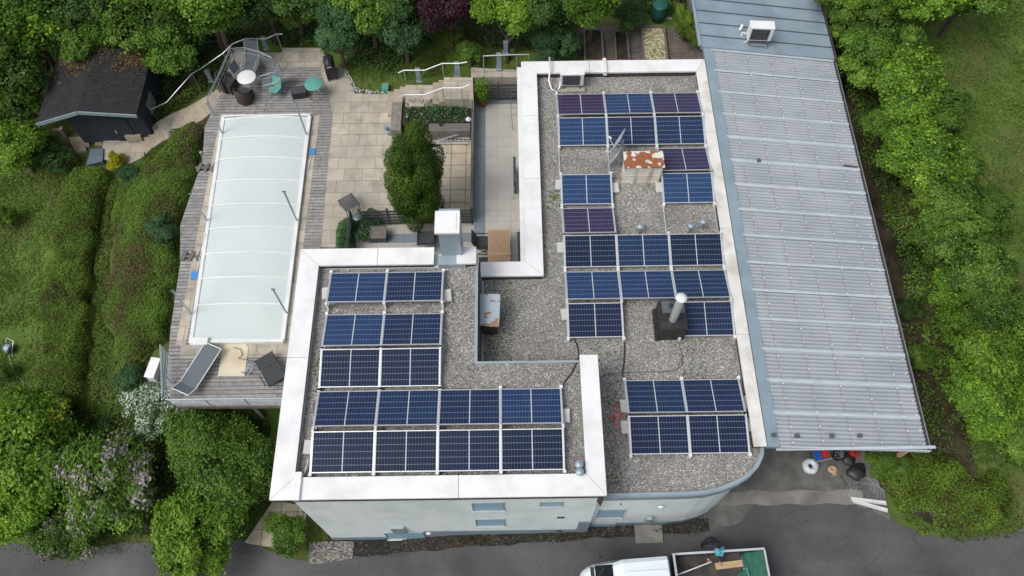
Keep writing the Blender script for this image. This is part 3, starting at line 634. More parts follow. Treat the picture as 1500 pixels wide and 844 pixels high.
# low chimney below a rusty plate
zr = 4.75; q = [P(703,430,zr), P(733,431,zr), P(731,479,zr), (P(702,477,zr))]
ch = MB().box(q[3].x+.1, q[1].x-.1, q[3].y+.12, q[0].y-.1, ZL-.1, zr-.12).build('chimney', M['anth'], H); ch['label'] = 'small chimney under a grey plate blotched with rust'
MB().prism([tuple(v[:2]) for v in q], zr-.03, zr).build('cap', M['rust2'], ch)
for x, y in [(q[3].x+.08, q[3].y+.08), (q[2].x-.08, q[2].y+.08), (q[0].x+.08, q[0].y-.08), (q[1].x-.08, q[1].y-.08)]:
    MB().tube([(x, y, zr-.14), (x, y, zr-.02)], .02, 6).build('cap_leg', M['steel_d'], ch)
# roof vent pipes
for (px, py, z0) in [(936,337,ZL),(1009,336,ZL),(1027,330,ZL),(847,682,ZH),(848,693,ZH)]:
    b = P(px, py+4, z0); hh = .42
    o = MB().tube([(b.x, b.y, z0-.05), (b.x, b.y, z0+hh)], .055, 12).build('vent_pipe', M['steel'], H)
    MB().lathe([(0,hh+.05),(.10,hh+.03),(.115,hh),(.115,hh-.03)], 18, 0, Matrix.Translation((b.x, b.y, z0))).build('vent_cap', M['gutter'], o)
# cast moss and red lichen specks are small scattered stones
mo = MB()
for (px, py, n, sp) in [(590,0,0,0)]: pass
# ================================================================ SOLAR PANELS
PW, PD, TILT = 1.72, 1.134, R_(10.2)
def make_panel(kind):
    t = thing('solar_panel', 'x', 'solar panel')
    g = MB().box(-PW/2+.02, PW/2-.02, -PD/2+.02, PD/2-.02, .0, .034).build('cells', M[kind], t, False)
    f = MB(); w = .026
    f.box(-PW/2, PW/2, -PD/2, -PD/2+w, -.002, .04).box(-PW/2, PW/2, PD/2-w, PD/2, -.002, .04).box(-PW/2, -PW/2+w, -PD/2+w, PD/2-w, -.002, .04).box(PW/2-w, PW/2, -PD/2+w, PD/2-w, -.002, .04)
    f.build('frame', M['alu'], t, False)
    MB().box(-.12,.12,PD/2-.2,PD/2-.1,-.03,-.002).build('junction_box', M['black'], t, False)
    return t
PP = {k: make_panel(k) for k in ('pv_dark', 'pv_blue', 'pv_navy', 'pv_purple')}
used = set()
def place_panel(x, y, z, sgn, kind, label, group):
    t = PP[kind] if kind not in used else copy_tree(PP[kind]); used.add(kind)
    t.location = (x, y, z); t.rotation_euler = (sgn*TILT+R_(random.uniform(-.35,.35)), R_(random.uniform(-.3,.3)), R_(random.uniform(-.15,.15)))
    t['label'] = label; t['group'] = group; return t
dep = PD*math.cos(TILT); rise = PD*math.sin(TILT)
K = {'d': 'pv_dark', 'b': 'pv_blue', 'n': 'pv_navy', 'p': 'pv_purple'}
CT = {'d': 'near-black', 'b': 'bright blue', 'n': 'navy blue', 'p': 'purplish'}
rows = [] # name, x0, pitch, base z, edge px y of the low edge, px x for it, tilt sign(+1: far edge high), string of kinds (' ' empty), block
RR = [('top row','R',1.77,1.755,ZL,138,-1,'pbp'),('second row','R',1.77,1.755,ZL,213,1,'bnn'),('third row','R',1.77,1.755,ZL,219,-1,'  p'),('fourth row','R',1.77,1.755,ZL,299,1,'b b'),
      ('fifth row','R',1.77,1.755,ZL,305,-1,'p  '),('sixth row','R',1.77,1.755,ZL,391,1,'dnd'),('seventh row','R',1.77,1.755,ZL,398,-1,'bbn'),('eighth row','R',1.77,1.755,ZL,494,1,'d n'),
      ('upper row','S',3.44,1.755,ZL,557,-1,'nn'),('lower row','S',3.44,1.755,ZL,665,1,'dd'),
      ('top row','L',-5.60,1.747,ZH,400,-1,'bn'),('second row','L',-5.60,1.747,ZH,461,-1,'bn'),('third row','L',-5.60,1.747,ZH,567,1,'dd'),('fourth row','L',-5.60,1.747,ZH,573,-1,'nnnb'),('bottom row','L',-5.60,1.747,ZH,692,1,'dddd')]
BN = {'R': 'long right-hand array', 'S': 'array by the curved roof edge', 'L': 'array on the left roof'}
GN = {'R': 'solar panels of the long array', 'S': 'solar panels by the curved edge', 'L': 'solar panels of the left array'}
edges = {}
for rn, bk, x0, pit, zr, pye, sg, ks in RR:
    zl = zr+.13; pxm = {'R': 925, 'S': 1010, 'L': 560}[bk]; yl = P(pxm, pye, zl).y
    ycn = yl+sg*dep/2 if sg > 0 else yl-dep/2
    edges[(bk, rn)] = (yl, yl+dep if sg > 0 else yl-dep, sg)
    n = sum(c != ' ' for c in ks); j = 0
    for i, c in enumerate(ks):
        if c == ' ': continue
        pos = ['left end', 'second from left', 'third from left', 'right end'][i] if len(ks) == 4 else (['left end', 'middle', 'right end'][i] if len(ks) == 3 else ['left end', 'right end'][i])
        lab = '%s solar panel, %s of the %s, %s' % (CT[c], pos, rn, BN[bk])
        place_panel(x0+i*pit+PW/2, ycn, zl+rise/2, 1 if sg > 0 else -1, K[c], lab, GN[bk])
    print(bk, rn, [round(v, 2) for v in edges[(bk, rn)][:2]])
def zprof(bk, zr, names, y):
    for nme in names:
        lo, hi, sg = edges[(bk, nme)]
        a, b = min(lo, hi), max(lo, hi)
        if a-.005 <= y <= b+.005: return zr+.13+rise*abs(y-lo)/dep+.045
    return None
def rail(bk, zr, x, y0, y1, names, label, grp):
    t = thing('mounting_rail', label, 'rail', (x, (y0+y1)/2, zr), 0, grp)
    MB().box(x-.02, x+.02, min(y0, y1)-.12, max(y0, y1)+.12, zr+.005, zr+.05).build('base_rail', M['alu'], t)
    for nme in names:
        lo, hi, sg = edges[(bk, nme)]; e = 1 if lo > hi else -1
        a = (x, lo+e*.05, zr+.115+.045); b = (x, hi-e*.02, zr+.13+rise+.035)
        MB().bar(a, b, .032, .035).build('sloped_rail', M['alu'], t)
        MB().box(x-.045, x+.045, lo+e*.05-.045, lo+e*.05+.045, zr+.03, zr+.185).build('end_clamp', M['white'], t)
        MB().box(x-.035, x+.035, hi-e*.04-.035, hi-e*.04+.035, zr+.03, zr+.13+rise+.05).build('ridge_post', M['white'], t)
nR = [r[0] for r in RR if r[1] == 'R']; nL = [r[0] for r in RR if r[1] == 'L']; nS = ['upper row', 'lower row']
e = edges; yb = lambda bk, a, b: (e[(bk, a)][0], e[(bk, b)][0])
ordn = ['first', 'second', 'third', 'fourth', 'fifth']
def colmask(bk, ks_, i): return (i < len(ks_) and ks_[i] != ' ') or (i-1 >= 0 and i-1 < len(ks_) and ks_[i-1] != ' ')
for bk, zr, names, cnt, x0, pit, a, b in [('R', ZL, nR, 4, 1.77, 1.755, 'top row', 'eighth row'), ('S', ZL, nS, 3, 3.44, 1.755, 'upper row', 'lower row')]:
    for i in range(cnt):
        nm = [r[0] for r in RR if r[1] == bk and colmask(bk, r[7], i)]
        rail(bk, zr, x0-.0175+i*pit, e[(bk, a)][0], e[(bk, b)][0], nm, 'pale mounting rail, %s from left, under the %s' % (ordn[i], BN[bk]), 'mounting rails under the panels')
for i in range(5):
    nm = [r[0] for r in RR if r[1] == 'L' and colmask('L', r[7], i)]
    rail('L', ZH, -5.6-.0135+i*1.747, e[('L', nm[0])][0], e[('L', 'bottom row')][0], nm, 'pale mounting rail, %s from left, under the %s' % (ordn[i], BN['L']), 'mounting rails under the panels')
# concrete ballast blocks
bl = [(819,271,'R','left of the fourth row'),(822,363,'R','left of the sixth row'),(828,461,'R','left of the eighth row'),(901,275,'R','right of the left-hand panel in the fourth row'),(966,275,'R','beside the rusty chimney, left of the right-hand panel'),
      (915,595,'S','left of the upper row'),(916,626,'S','left of the lower row'),(1096,590,'S','right of the upper row'),(1101,622,'S','right of the lower row'),(1031,160,'R','right of the top row'),
      (478,430,'L','left of the top row'),(655,433,'L','right of the top row'),(452,655,'L','left of the bottom row'),(828,609,'L','right of the fourth row')]
b0_ = MB().box(-.13,.13,-.2,.2,0,.07).box(-.11,.11,-.18,.18,.07,.085)
first = b0_.build('ballast_block', M['concrete_l'], None)
for i, (px, py, bk, w) in enumerate(bl):
    o = first if i == 0 else first.copy()
    if i: COL.objects.link(o)
    zr = (ZH if bk == 'L' else ZL); o.location = P(px, py, zr+.1); o.location.z = zr+.06
    o.rotation_euler = (0, 0, R_(random.uniform(-8, 8))); tag(o, 'grey concrete ballast block %s, %s' % (w, BN[bk]), 'concrete block', 'ballast blocks')
# cables on the roofs
def cable(pts, z, r, m, label, name='cable', cat='cable'):
    w = [P(a, b, z) for a, b in pts]; W = []
    for i in range(len(w)-1):
        for k in range(5):
            t = k/5; p0 = w[max(i-1, 0)]; p1 = w[i]; p2 = w[i+1]; p3 = w[min(i+2, len(w)-1)]
            W.append(.5*((2*p1)+(p2-p0)*t+(2*p0-5*p1+4*p2-p3)*t*t+(3*p1-p0-3*p2+p3)*t**3))
    W.append(w[-1]); return tag(MB().tube(W, r, 6).build(name, m), label, cat)
cable([(840,494),(845,505),(848,518),(846,528)], ZL+.02, .022, M['black'], 'short black cable coming out below the left panel of the eighth row')
cable([(846,528),(838,545),(826,562),(821,575)], ZH+.02, .022, M['black'], 'black cable running down to the bright blue panel at the right end')
cable([(911,492),(915,505),(914,530),(912,548),(915,560)], ZL+.02, .022, M['black'], 'black cable between the long array and the four-panel array')
cable([(815,402),(795,413),(760,420),(735,424),(710,421),(702,408),(700,400),(690,401),(670,402)], ZH+.02 if False else ZL+.03, .012, M['steel'], 'thin pale cable looping over the roof under the court coping')
cable([(878,552),(905,546),(940,545),(985,543),(1000,530),(993,500)], ZL+.02, .012, M['steel_d'], 'thin cable trailing from the dark chimney towards the white coping')
cable([(434,712),(442,700),(447,690),(452,672)], ZH+.1, .014, M['white'], 'thin white cable at the lower left corner of the left-hand roof')
cable([(785,118),(797,128),(812,137)], ZL+.02, .012, M['steel'], 'thin cable beside the roof air conditioner hose')
# ================================================================ AC UNITS
def ac_unit(name, label, c, rz, w, d, h, zb):
    t = thing(name, label, 'air conditioner', (c.x, c.y, zb), rz)
    MB().box(-w/2,w/2,-d/2,d/2,.12,.12+h).build('casing', M['white'], t, False)
    MB().box(-w/2-.02,w/2+.02,-d/2-.02,d/2+.02,.12+h,.15+h).build('lid', M['coping'], t, False)
    g = MB().box(-w/2+.07,w/2-.14,-d/2-.012,-d/2,.17,.07+h).build('fan_opening', M['black'], t, False)
    sl = MB()
    for k in range(9): z = .19+k*(h-.12)/8; sl.box(-w/2+.07,w/2-.14,-d/2-.03,-d/2-.014,z,z+.012)
    for k in range(5): x = -w/2+.07+k*(w-.21)/4; sl.box(x,x+.01,-d/2-.036,-d/2-.03,.17,.07+h)
    sl.build('fan_grille', M['steel_d'], g, False)
    for x in (-w/2+.12, w/2-.12): MB().box(x-.03,x+.03,-d/2-.04,d/2+.04,0,.12).build('foot', M['steel_d'], t, False)
    return t
c = P(837,120,ZL+.2); ac_unit('air_conditioner', 'white air conditioner on a concrete slab on the gravel roof by the far parapet', Vector((c.x, c.y, 0)), 0, .85, .38, .58, ZL+.08)
s = tag(MB().box(c.x-.5,c.x+.5,c.y-.36,c.y+.32,ZL,ZL+.075).build('concrete_slab', M['concrete']), 'flat concrete slab under the roof air conditioner', 'slab')
hs = [P(805,84,4.35), P(806,100,4.3), P(804,118,4.05), P(808,131,3.9), P(816,135,3.88), P(820,128,3.95), P(821,118,4.15)]
tag(MB().tube(hs, .035, 8).build('hose', M['alu']), 'pale insulated hose curving from the far parapet to the roof air conditioner', 'hose')
# ================================================================ SATELLITE DISHES
def dish(cpx, cpy, z, nrm, D, label):
    c = P(cpx, cpy, z); n = Vector(nrm).normalized(); base = P(cpx+8, cpy+22, ZL)
    q = n.to_track_quat('Z', 'Y').to_matrix().to_4x4(); Mx = Matrix.Translation(c) @ q
    t = thing('satellite_dish', label, 'satellite dish', (c.x+.18, c.y-.1, ZL), 0, 'satellite dishes by the rusty chimney')
    prof = [(0,0)]+[(D/2*k/6, .09*(k/6)**2) for k in range(1, 7)]; prof += [(D/2*k/6, .09*(k/6)**2-.012) for k in range(6, 0, -1)]
    MB().lathe(prof, 28, 0, Mx).build('reflector', M['steel'] if D < .8 else M['alu'], t)
    tip = c+n*.45+Vector((0,0,-.12)); mb = MB(); mb.tube([c+q.to_3x3() @ Vector((0,-D*.45,.06)), tip], .014, 6); mb.build('feed_arm', M['alu'], t)
    MB().tube([tip, tip-n*.12], [.035, .03], 10).build('feed_head', M['white'], t)
    bk = c-n*.12; MB().tube([(bk.x, bk.y, ZL), (bk.x, bk.y, c.z+.1)], .025, 8).tube([bk, c], .02, 6).build('mast', M['steel'], t)
    MB().box(bk.x-.1,bk.x+.1,bk.y-.1,bk.y+.1,ZL,ZL+.03).build('base_plate', M['steel'], t)
dish(908,207,4.85,(-.86,.46,.30),.95,'upper of two tilted satellite dishes left of the rusty chimney')
dish(904,228,4.45,(-.84,.44,.36),.85,'lower of two tilted satellite dishes left of the rusty chimney')
a = P(893,243,ZL); an = thing('antenna', 'spindly aerial with thin rods on a mast beside the lower dish', 'antenna', (a.x, a.y, ZL))
MB().tube([(a.x, a.y, ZL), (a.x, a.y, ZL+.95)], .018, 6).build('mast', M['steel'], an)
mb = MB(); mb.tube([(a.x-.5, a.y-.1, ZL+.85), (a.x+.4, a.y+.1, ZL+.85)], .01, 5)
for k in range(7): x = -.45+k*.13; mb.tube([(a.x+x, a.y-.22+x*.2, ZL+.86), (a.x+x, a.y+.22+x*.2, ZL+.86)], .007, 4)
mb.build('rods', M['alu'], an)
# ================================================================ CARPORT
XL, TL = 7.78, .145
zc = lambda x: 4.08-TL*(x-7.45)
CPX = thing('carport', 'carport roofed with pale corrugated sheets sloping away from the house', 'carport', (10, 14, 1.3))
X1 = lambda y: 12.49+.0125*(y-7)
x0, x1, pitch, amp = 7.76, 12.49, .128, .024
yl0, yl1 = 6.97, 22.55; nsh = 15; sh = (yl1-yl0)/nsh
for k in range(nsh):
    a, b = yl0+k*sh, yl0+(k+1)*sh+.02; nseg = int((b-a)/pitch*8); mb = MB(); vs = []; fs = []
    for i in range(nseg+1):
        y = a+(b-a)*i/nseg; hgt = amp*math.sin(2*math.pi*y/pitch)+(.012 if i < 9 else 0)*0
        zz = hgt+.004*((i/nseg))
        vs += [(x0, y, zc(x0)+zz), (X1(y), y, zc(X1(y))+zz)]
    for i in range(nseg): fs.append((i*2, i*2+1, i*2+3, i*2+2))
    mb.add(vs, fs, 0, None, True)
    for i in range(6):
        x = 8.26+i*.93 if i < 5 else 12.4
        for j in range(34):
            y = yl0+.12+j*.46+(.06 if i % 2 else 0)
            if a <= y < b-.02: mb.lathe([(0,.02),(.022,.012),(.026,0)], 7, 1, Matrix.Translation((x, y, zc(x)+.03)))
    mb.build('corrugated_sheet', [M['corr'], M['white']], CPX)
lap = MB()
for k in range(1, nsh+1):
    y = yl0+k*sh-.0; yy = [y-.055+i*.01 for i in range(12)]
    vs = []; 
    for q in yy: h = .026+.012*max(0, math.cos((q-y)/.055*1.57)); vs += [(x0, q, zc(x0)+h), (X1(q), q, zc(X1(q))+h)]
    lap.add(vs, [(i*2, i*2+1, i*2+3, i*2+2) for i in range(11)], 0, None, True)
lap.box(x0, x1, yl0-.09, yl0, zc(x0)-.2, zc(x0)-.19)  # hidden lath
lap.build('sheet_laps', M['lap'], CPX)
# left flashing, right verge, front edge
MB().add([(7.45,6.93,zc(7.45)+.03),(7.82,6.93,zc(7.82)+.035),(7.82,22.7,zc(7.82)+.035),(7.45,22.7,zc(7.45)+.03),(7.45,6.93,zc(7.45)-.15),(7.82,6.93,zc(7.82)-.12),(7.82,22.7,zc(7.82)-.12),(7.45,22.7,zc(7.45)-.15)],
  [(0,1,2,3),(4,7,6,5),(0,4,5,1),(1,5,6,2),(2,6,7,3),(3,7,4,0)]).build('side_flashing', M['bluegrey'], CPX)
MB().bar((12.53,6.93,zc(12.53)-.05),(12.725,22.6,zc(12.725)-.05),.05,.2).build('verge_board', M['fascia'], CPX)
MB().tube([(12.59,6.95,zc(12.59)-.02),(12.785,22.6,zc(12.785)-.02)], .035, 8).build('side_gutter', M['steel'], CPX)
MB().bar((7.84,6.94,zc(7.84)+.0),(12.54,6.94,zc(12.54)+.0),.05,.1).build('front_trim', M['lap'], CPX)
for i in range(6): x = 8.28+i*.93-.02 if i < 5 else 12.4; MB().bar((x,7.0,zc(x)-.12),(x,22.6,zc(x)-.12),.08,.14).build('purlin', M['wood'], CPX)
for y in (7.4, 12.4, 17.4, 22.2):
    MB().bar((7.5,y,zc(7.5)-.27),(12.7,y,zc(12.7)-.27),.12,.16).build('rafter', M['wood'], CPX)
    MB().box(12.5,12.62,y-.06,y+.06,gz(12.5,y)-.3,zc(12.56)-.33).build('post', M['wood'], CPX)
# small brackets left on the roof
for px, py, w in [(1133,638,'on the flashing'),(1167,639,'second from the left'),(1218,639,'third from the left'),(1259,639,'at the right'),(1111,236,'in the middle of the sheets')]:
    z = 3.9; 
    for _ in range(5): p = P(px, py, z); z = zc(p.x)+.03
    t = MB().box(p.x-.07,p.x+.07,p.y-.05,p.y+.05,z,z+.06).box(p.x-.03,p.x+.03,p.y-.06,p.y+.06,z+.06,z+.10).build('roof_bracket', M['steel_d'], None)
    tag(t, 'small dark metal bracket on the corrugated roof, %s' % w, 'bracket', 'roof brackets')
b0 = P(1235,244,3.4); tag(MB().bar((b0.x,b0.y,zc(b0.x)+.04),(b0.x+.5,b0.y-.03,zc(b0.x+.5)+.04),.06,.05).build('timber_offcut', M['bark']), 'dark twig-like offcut at the right edge of the corrugated roof', 'offcut')
# standing seam roof behind
zs = lambda x: zc(x)+.10
yS = lambda x: 22.62-.0*(x-7.4)
SR = thing('seamed_roof', 'blue-grey standing seam metal roof beyond the corrugated carport sheets', 'roof', (10, 27, 1.5))
vs = [(7.36,22.58,zs(7.36)),(12.72,22.58,zs(12.72)),(12.72,33,zs(12.72)),(7.30,33,zs(7.3))]
mb = MB(); mb.add(vs+[(v[0], v[1], v[2]-.16) for v in vs], [(0,1,2,3),(4,7,6,5),(0,4,5,1),(1,5,6,2),(2,6,7,3),(3,7,4,0)]); mb.build('roof_sheet', M['bluegrey'], SR)
sm = MB()
for k in range(16): y = 22.6+.0+k*.66+.55; sm.bar((7.4,y,zs(7.4)+.015),(12.7,y,zs(12.7)+.015),.022,.05)
sm.build('standing_seams', M['steel_d'], SR)
MB().bar((12.78,22.5,zs(12.8)-.05),(12.78,33,zs(12.8)-.05),.07,.16).build('side_gutter', M['fascia'], SR)
MB().bar((7.30,22.6,zs(7.3)),(7.28,33,zs(7.3)),.1,.1).build('edge_trim', M['gutter'], SR)
MB().box(7.5,12.6,22.8,32.8,1.0,3.1).build('wall', M['plank'], SR)
z = 3.6
for _ in range(5): p = P(1108,62,z); z = zs(p.x)
t = ac_unit('air_conditioner', 'white air conditioner on a bracket frame on the seamed metal roof', p, R_(-4), .88, .36, .62, z+.14)
mb = MB(); 
for x in (-.34,.34): mb.box(x-.02,x+.02,-.3,.3,-.12,-.08).box(x-.02,x+.02,-.28,-.24,-.14,0).box(x-.02,x+.02,.24,.28,-.14,0)
mb.box(-.36,.36,-.28,-.24,-.04,0).box(-.36,.36,.24,.28,-.04,0); mb.build('stand', M['steel'], t, False)
hp = [P(1100,58,z+.3), P(1094,50,z+.2), P(1088,47,z+.1), P(1085,55,z+.05), P(1089,63,z+.05), P(1095,60,z+.1), P(1098,53,z+.3), P(1100,48,z+.4)]
tag(MB().tube(hp, .03, 7).build('hose', M['white']), 'white looped hose beside the air conditioner on the metal roof', 'hose')
h2 = P(1084,44,z+.2); tag(MB().tube([h2, P(1088,36,z+.4)], [.05,.06], 10).build('drain_pipe', M['white']), 'short white pipe stub left of the looped hose on the metal roof', 'pipe')
# ================================================================ POOL
PO = thing('pool', 'swimming pool under a telescopic cover of pale translucent panels in white frames', 'pool', (-9.7, 16.7, ZP))
pyN, pyS = P(390,170,ZP+.2).y, P(350,497,ZP+.2).y
nseg = 8; Ls = (pyN-pyS)/nseg
MB().box(-11.3,-8.1,pyS+.1,pyN-.1,ZP+.004,ZP+.02).build('water_surface', M['pool_water'], PO)
pybr = [170,199,229.5,262,297,331,368,404,443,496]   # arch positions down the cover in the photograph
cen = -9.70
for k in range(len(pybr)-1):
    ya = P(390, pybr[k], ZP+.3).y; yb_ = P(360, pybr[k+1], ZP+.3).y
    fr = (ya-pyS)/(pyN-pyS); hw = 1.53+.15*fr; cx_ = -9.595-.24*fr; rise_ = .10+.06*fr
    def arch(y, dz=0, hw=hw, cx_=cx_, rise_=rise_): return [(cx_+hw*math.sin(a)/math.sin(.55), y, ZP+.10+dz+rise_*(math.cos(a)-math.cos(.55))/(1-math.cos(.55))) for a in np.linspace(-.55, .55, 15)]
    A, B_ = arch(ya), arch(yb_); g = MB(); g.add(A+B_, [(i, i+1, 15+i+1, 15+i) for i in range(14)], 0, None, True)
    if k == len(pybr)-2: B2 = [(p[0], p[1]-.01, ZP+.08) for p in B_]; g.add(B_+B2, [(i, i+1, 15+i+1, 15+i) for i in range(14)])
    o = g.build('cover_panel', M['cover'], PO)
    f = MB(); y = ya if k == 0 else ya-.0
    def band(y, w_):
        a0, a1 = arch(y-w_, .022), arch(y+w_, .022); f.add(a0+a1, [(i, i+1, 15+i+1, 15+i) for i in range(14)]+[], 0, None, True); lo_ = [(p[0], p[1], p[2]-.02) for p in a0]; f.add(a0+lo_, [(i, i+1, 15+i+1, 15+i) for i in range(14)])
    band(yb_, .035)
    if k == 0: band(ya, .04)
    f.build('arch_frame', M['white'], o)
fx = lambda fr: (-9.595-.24*fr-(1.53+.15*fr), -9.595-.24*fr+(1.53+.15*fr))
for sgn in (0, 1):
    a = fx(0)[sgn]; b = fx(1)[sgn]; s_ = -1 if sgn == 0 else 1
    MB().prism([(a, pyS-.05), (a+s_*.13, pyS-.05), (b+s_*.13, pyN+.05), (b, pyN+.05)], ZP+.01, ZP+.14).build('guide_rail', M['white'], PO)
MB().box(fx(0)[0]-.1, fx(0)[1]+.1, pyS-.12, pyS+.0, ZP+.01, ZP+.2).build('end_frame', M['white'], PO)
MB().box(fx(1)[0]-.1, fx(1)[1]+.1, pyN+.0, pyN+.08, ZP+.01, ZP+.22).build('end_frame', M['white'], PO)
q = P(292,500,ZP+.3); MB().box(q.x-.28,q.x+.28,q.y-.14,q.y+.14,ZP+.01,ZP+.32).build('control_box', M['white'], PO)
# steel posts round the pool
posts = [((327,198),(302,152),'at the far left corner of the pool'),((450,200),(430,150),'at the far right corner of the pool'),((305,326),(277,284),'at the middle of the left side of the pool'),
         ((436,326),(415,281),'at the middle of the right side of the pool'),((282,462),(250,426),'near the front left corner of the pool'),((421,461),(397,424),'near the front right corner of the pool')]
for bp, tp, w in posts:
    b, zt = solve_h(bp, ZP, tp[1]); t = thing('sail_post', 'slim galvanised steel post %s' % w, 'post', (b.x, b.y, ZP), 0, 'steel posts round the pool')
    MB().tube([(b.x,b.y,ZP),(b.x,b.y,zt)], .035, 10).build('shaft', M['steel'], t)
    MB().box(b.x-.09,b.x+.09,b.y-.09,b.y+.09,ZP,ZP+.015).build('foot_plate', M['steel'], t)
    MB().tube([(b.x-.06,b.y,zt),(b.x+.06,b.y,zt)], .028, 8).build('end_fitting', M['steel_d'], t)
# ================================================================ RAILINGS
def railing(name, label, pts, hgt, nbars, m='steel', posts_=None, rr=.022, bar0=.12, cat='railing'):
    t = thing(name, label, cat, tuple(pts[0])); top = [Vector(p)+Vector((0,0,hgt)) for p in pts]
    MB().tube(top, rr, 8).build('handrail', M[m], t)
    if nbars:
        mb = MB()
        for k in range(nbars): z = bar0+(hgt-bar0-.1)*k/max(nbars-1, 1); mb.tube([Vector(p)+Vector((0,0,z)) for p in pts], .012, 6)
        mb.build('wires', M[m], t)
    for p in (posts_ or pts):
        MB().tube([Vector(p)+Vector((0,0,-.05)), Vector(p)+Vector((0,0,hgt))], .02, 8).build('post', M[m], t)
    return t
def Pz(px, py, z): return P(px, py, z)
# front railings of the deck
w0, w1 = P(246,574,ZP), P(251,530,ZP)
pf = [Vector((-11.45,9.40,ZP)), Vector((-10.2,9.40,ZP)), Vector((-8.9,9.40,ZP)), Vector((-7.6,9.40,ZP)), Vector((-6.75,9.40,ZP))]
railing('deck_railing', 'horizontal-wire steel railing along the front edge of the deck', pf, .55, 4)
pw = [Vector((-11.46,9.42,ZP)), Vector((-11.62,10.2,ZP)), Vector((-11.85,11.2,ZP))]
railing('deck_railing', 'short steel wire railing at the left front corner of the deck beside the white box', pw, .95, 6)
# railing round the seating corner
pc = [P(314,168,ZP), P(330,135,ZP), P(347,95,ZP), P(368,94,ZP), P(388,99,ZP), P(407,108,ZP)]
railing('deck_railing', 'steel wire railing round the corner with the round white table', pc, .95, 5)
# handrail of the lower stairs
hz_ = lambda px: ZP+.0-(1.9)*max(0, min(1, (340-px)/135))
hr = [(209,174),(217,162),(244,150),(281,108),(295,100),(327,78),(341,64),(359,57),(389,57),(405,50),(414,50)]
hp = [P(px, py, hz_(px)+.95) for px, py in hr]
t = thing('stair_handrail', 'long bent steel handrail following the lower garden steps up past the seating corner', 'handrail', (hp[3].x, hp[3].y, 0))
MB().tube(hp, .024, 8).build('handrail', M['alu'], t)
for i in (1, 3, 5, 7, 9): MB().tube([hp[i], (hp[i].x, hp[i].y, gz(hp[i].x, hp[i].y)-.1)], .02, 8).build('post', M['steel'], t)
# bollard lamps
for i, (bp, tp, w, dz) in enumerate([((310,119),(300,104),'beside the lower steps',-.55),((391,72),(378,56),'behind the seating corner',0),((614,119),(611,102),'above the lower end of the upper steps',.45),((670,111),(666,93),'above the top of the upper steps',.85),((731,101),(729,80),'on the upper path',1.1),((741,78),(738,62),'among the shrubs behind the upper path',1.15)]):
    z0 = ZP+dz; b, zt = solve_h(bp, z0, tp[1]); zt = min(zt, z0+1.1)
    t = thing('bollard_lamp', 'grey-blue flat metal bollard lamp %s' % w, 'garden lamp', (b.x, b.y, z0), 0, 'bollard lamps')
    MB().box(-.09,.09,-.05,.05,0,zt-z0).build('body', M['gutter'], t, False); MB().box(-.12,.12,-.09,.09,0,.04).build('base', M['steel'], t, False)
    MB().box(-.10,.10,-.07,.07,zt-z0,zt-z0+.03).build('cap', M['gutter'], t, False)
# ================================================================ STEPS
def steps(name, label, quads, zs_, thick=.6, m='step'):
    t = thing(name, label, 'steps', tuple(P(*quads[0][0], zs_[0])))
    for q, z in zip(quads, zs_):
        MB().prism([tuple(P(a, b, z)[:2]) for a, b in q], z-thick, z).build('step', M[m], t)
    return t
# upper flight rising to the right
bx = [(568,568),(578,577),(586,586),(594,594),(634,634),(643,642),(651,650),(693,692)]
tops = [134,130.5,127,124.5,121,117.5,113.5]; bots = [168,162,158,155.5,152,149,145]
quads = []; zz_ = []
for i in range(7):
    quads.append([(bx[i][0], bots[i]), (bx[i+1][0]+.5, bots[i]), (bx[i+1][1]+.5, tops[i]), (bx[i][1], tops[i])]); zz_.append(ZP+.15*(i+1))
st = []
T_ = thing('garden_steps', 'wide beige stone steps rising right from the patio between two handrails', 'steps', (-3.5, 22.5, ZP))
for i, (q, z) in enumerate(zip(quads, zz_)):
    a = P(q[0][0], q[0][1], z); b = P(q[1][0], q[1][1], z); c = P(q[2][0], q[2][1], z); d = P(q[3][0], q[3][1], z)
    MB().prism([(a.x, a.y), (b.x, b.y), (c.x, c.y), (d.x, d.y)], z-.9, z).build('landing' if i in (3, 6) else 'step', M['tile'] if i in (3, 6) else M['step'], T_)
for nm, pts, dz in (('far', [(583,107),(592,103),(622,103),(648,93),(672,93),(684,91)], 0), ('near', [(585,142),(592,139),(622,139),(648,129),(676,129),(688,124)], 0)):
    zz = [ZP+1.0, ZP+1.15, ZP+1.25, ZP+1.6, ZP+1.75, ZP+1.85]; hp = [P(a, b, z) for (a, b), z in zip(pts, zz)]
    t = thing('stair_handrail', 'bent pale handrail along the %s side of the upper garden steps' % nm, 'handrail', tuple(hp[0]), 0, 'handrails of the upper steps')
    MB().tube(hp, .026, 8).build('handrail', M['alu'], t)
    for i in (1, 3, 4): MB().tube([hp[i], hp[i]-Vector((0,0,1.0))], .02, 8).build('post', M['steel'], t)
hp = [P(708,82,3.5), P(757,80,3.5), P(775,80,3.5)]
t = thing('stair_handrail', 'straight pale handrail beside the upper path left of the right-hand roof', 'handrail', tuple(hp[0]))
MB().tube(hp, .024, 8).build('handrail', M['alu'], t)
for p in hp: MB().tube([p, p-Vector((0,0,1.1))], .02, 8).build('post', M['steel'], t)
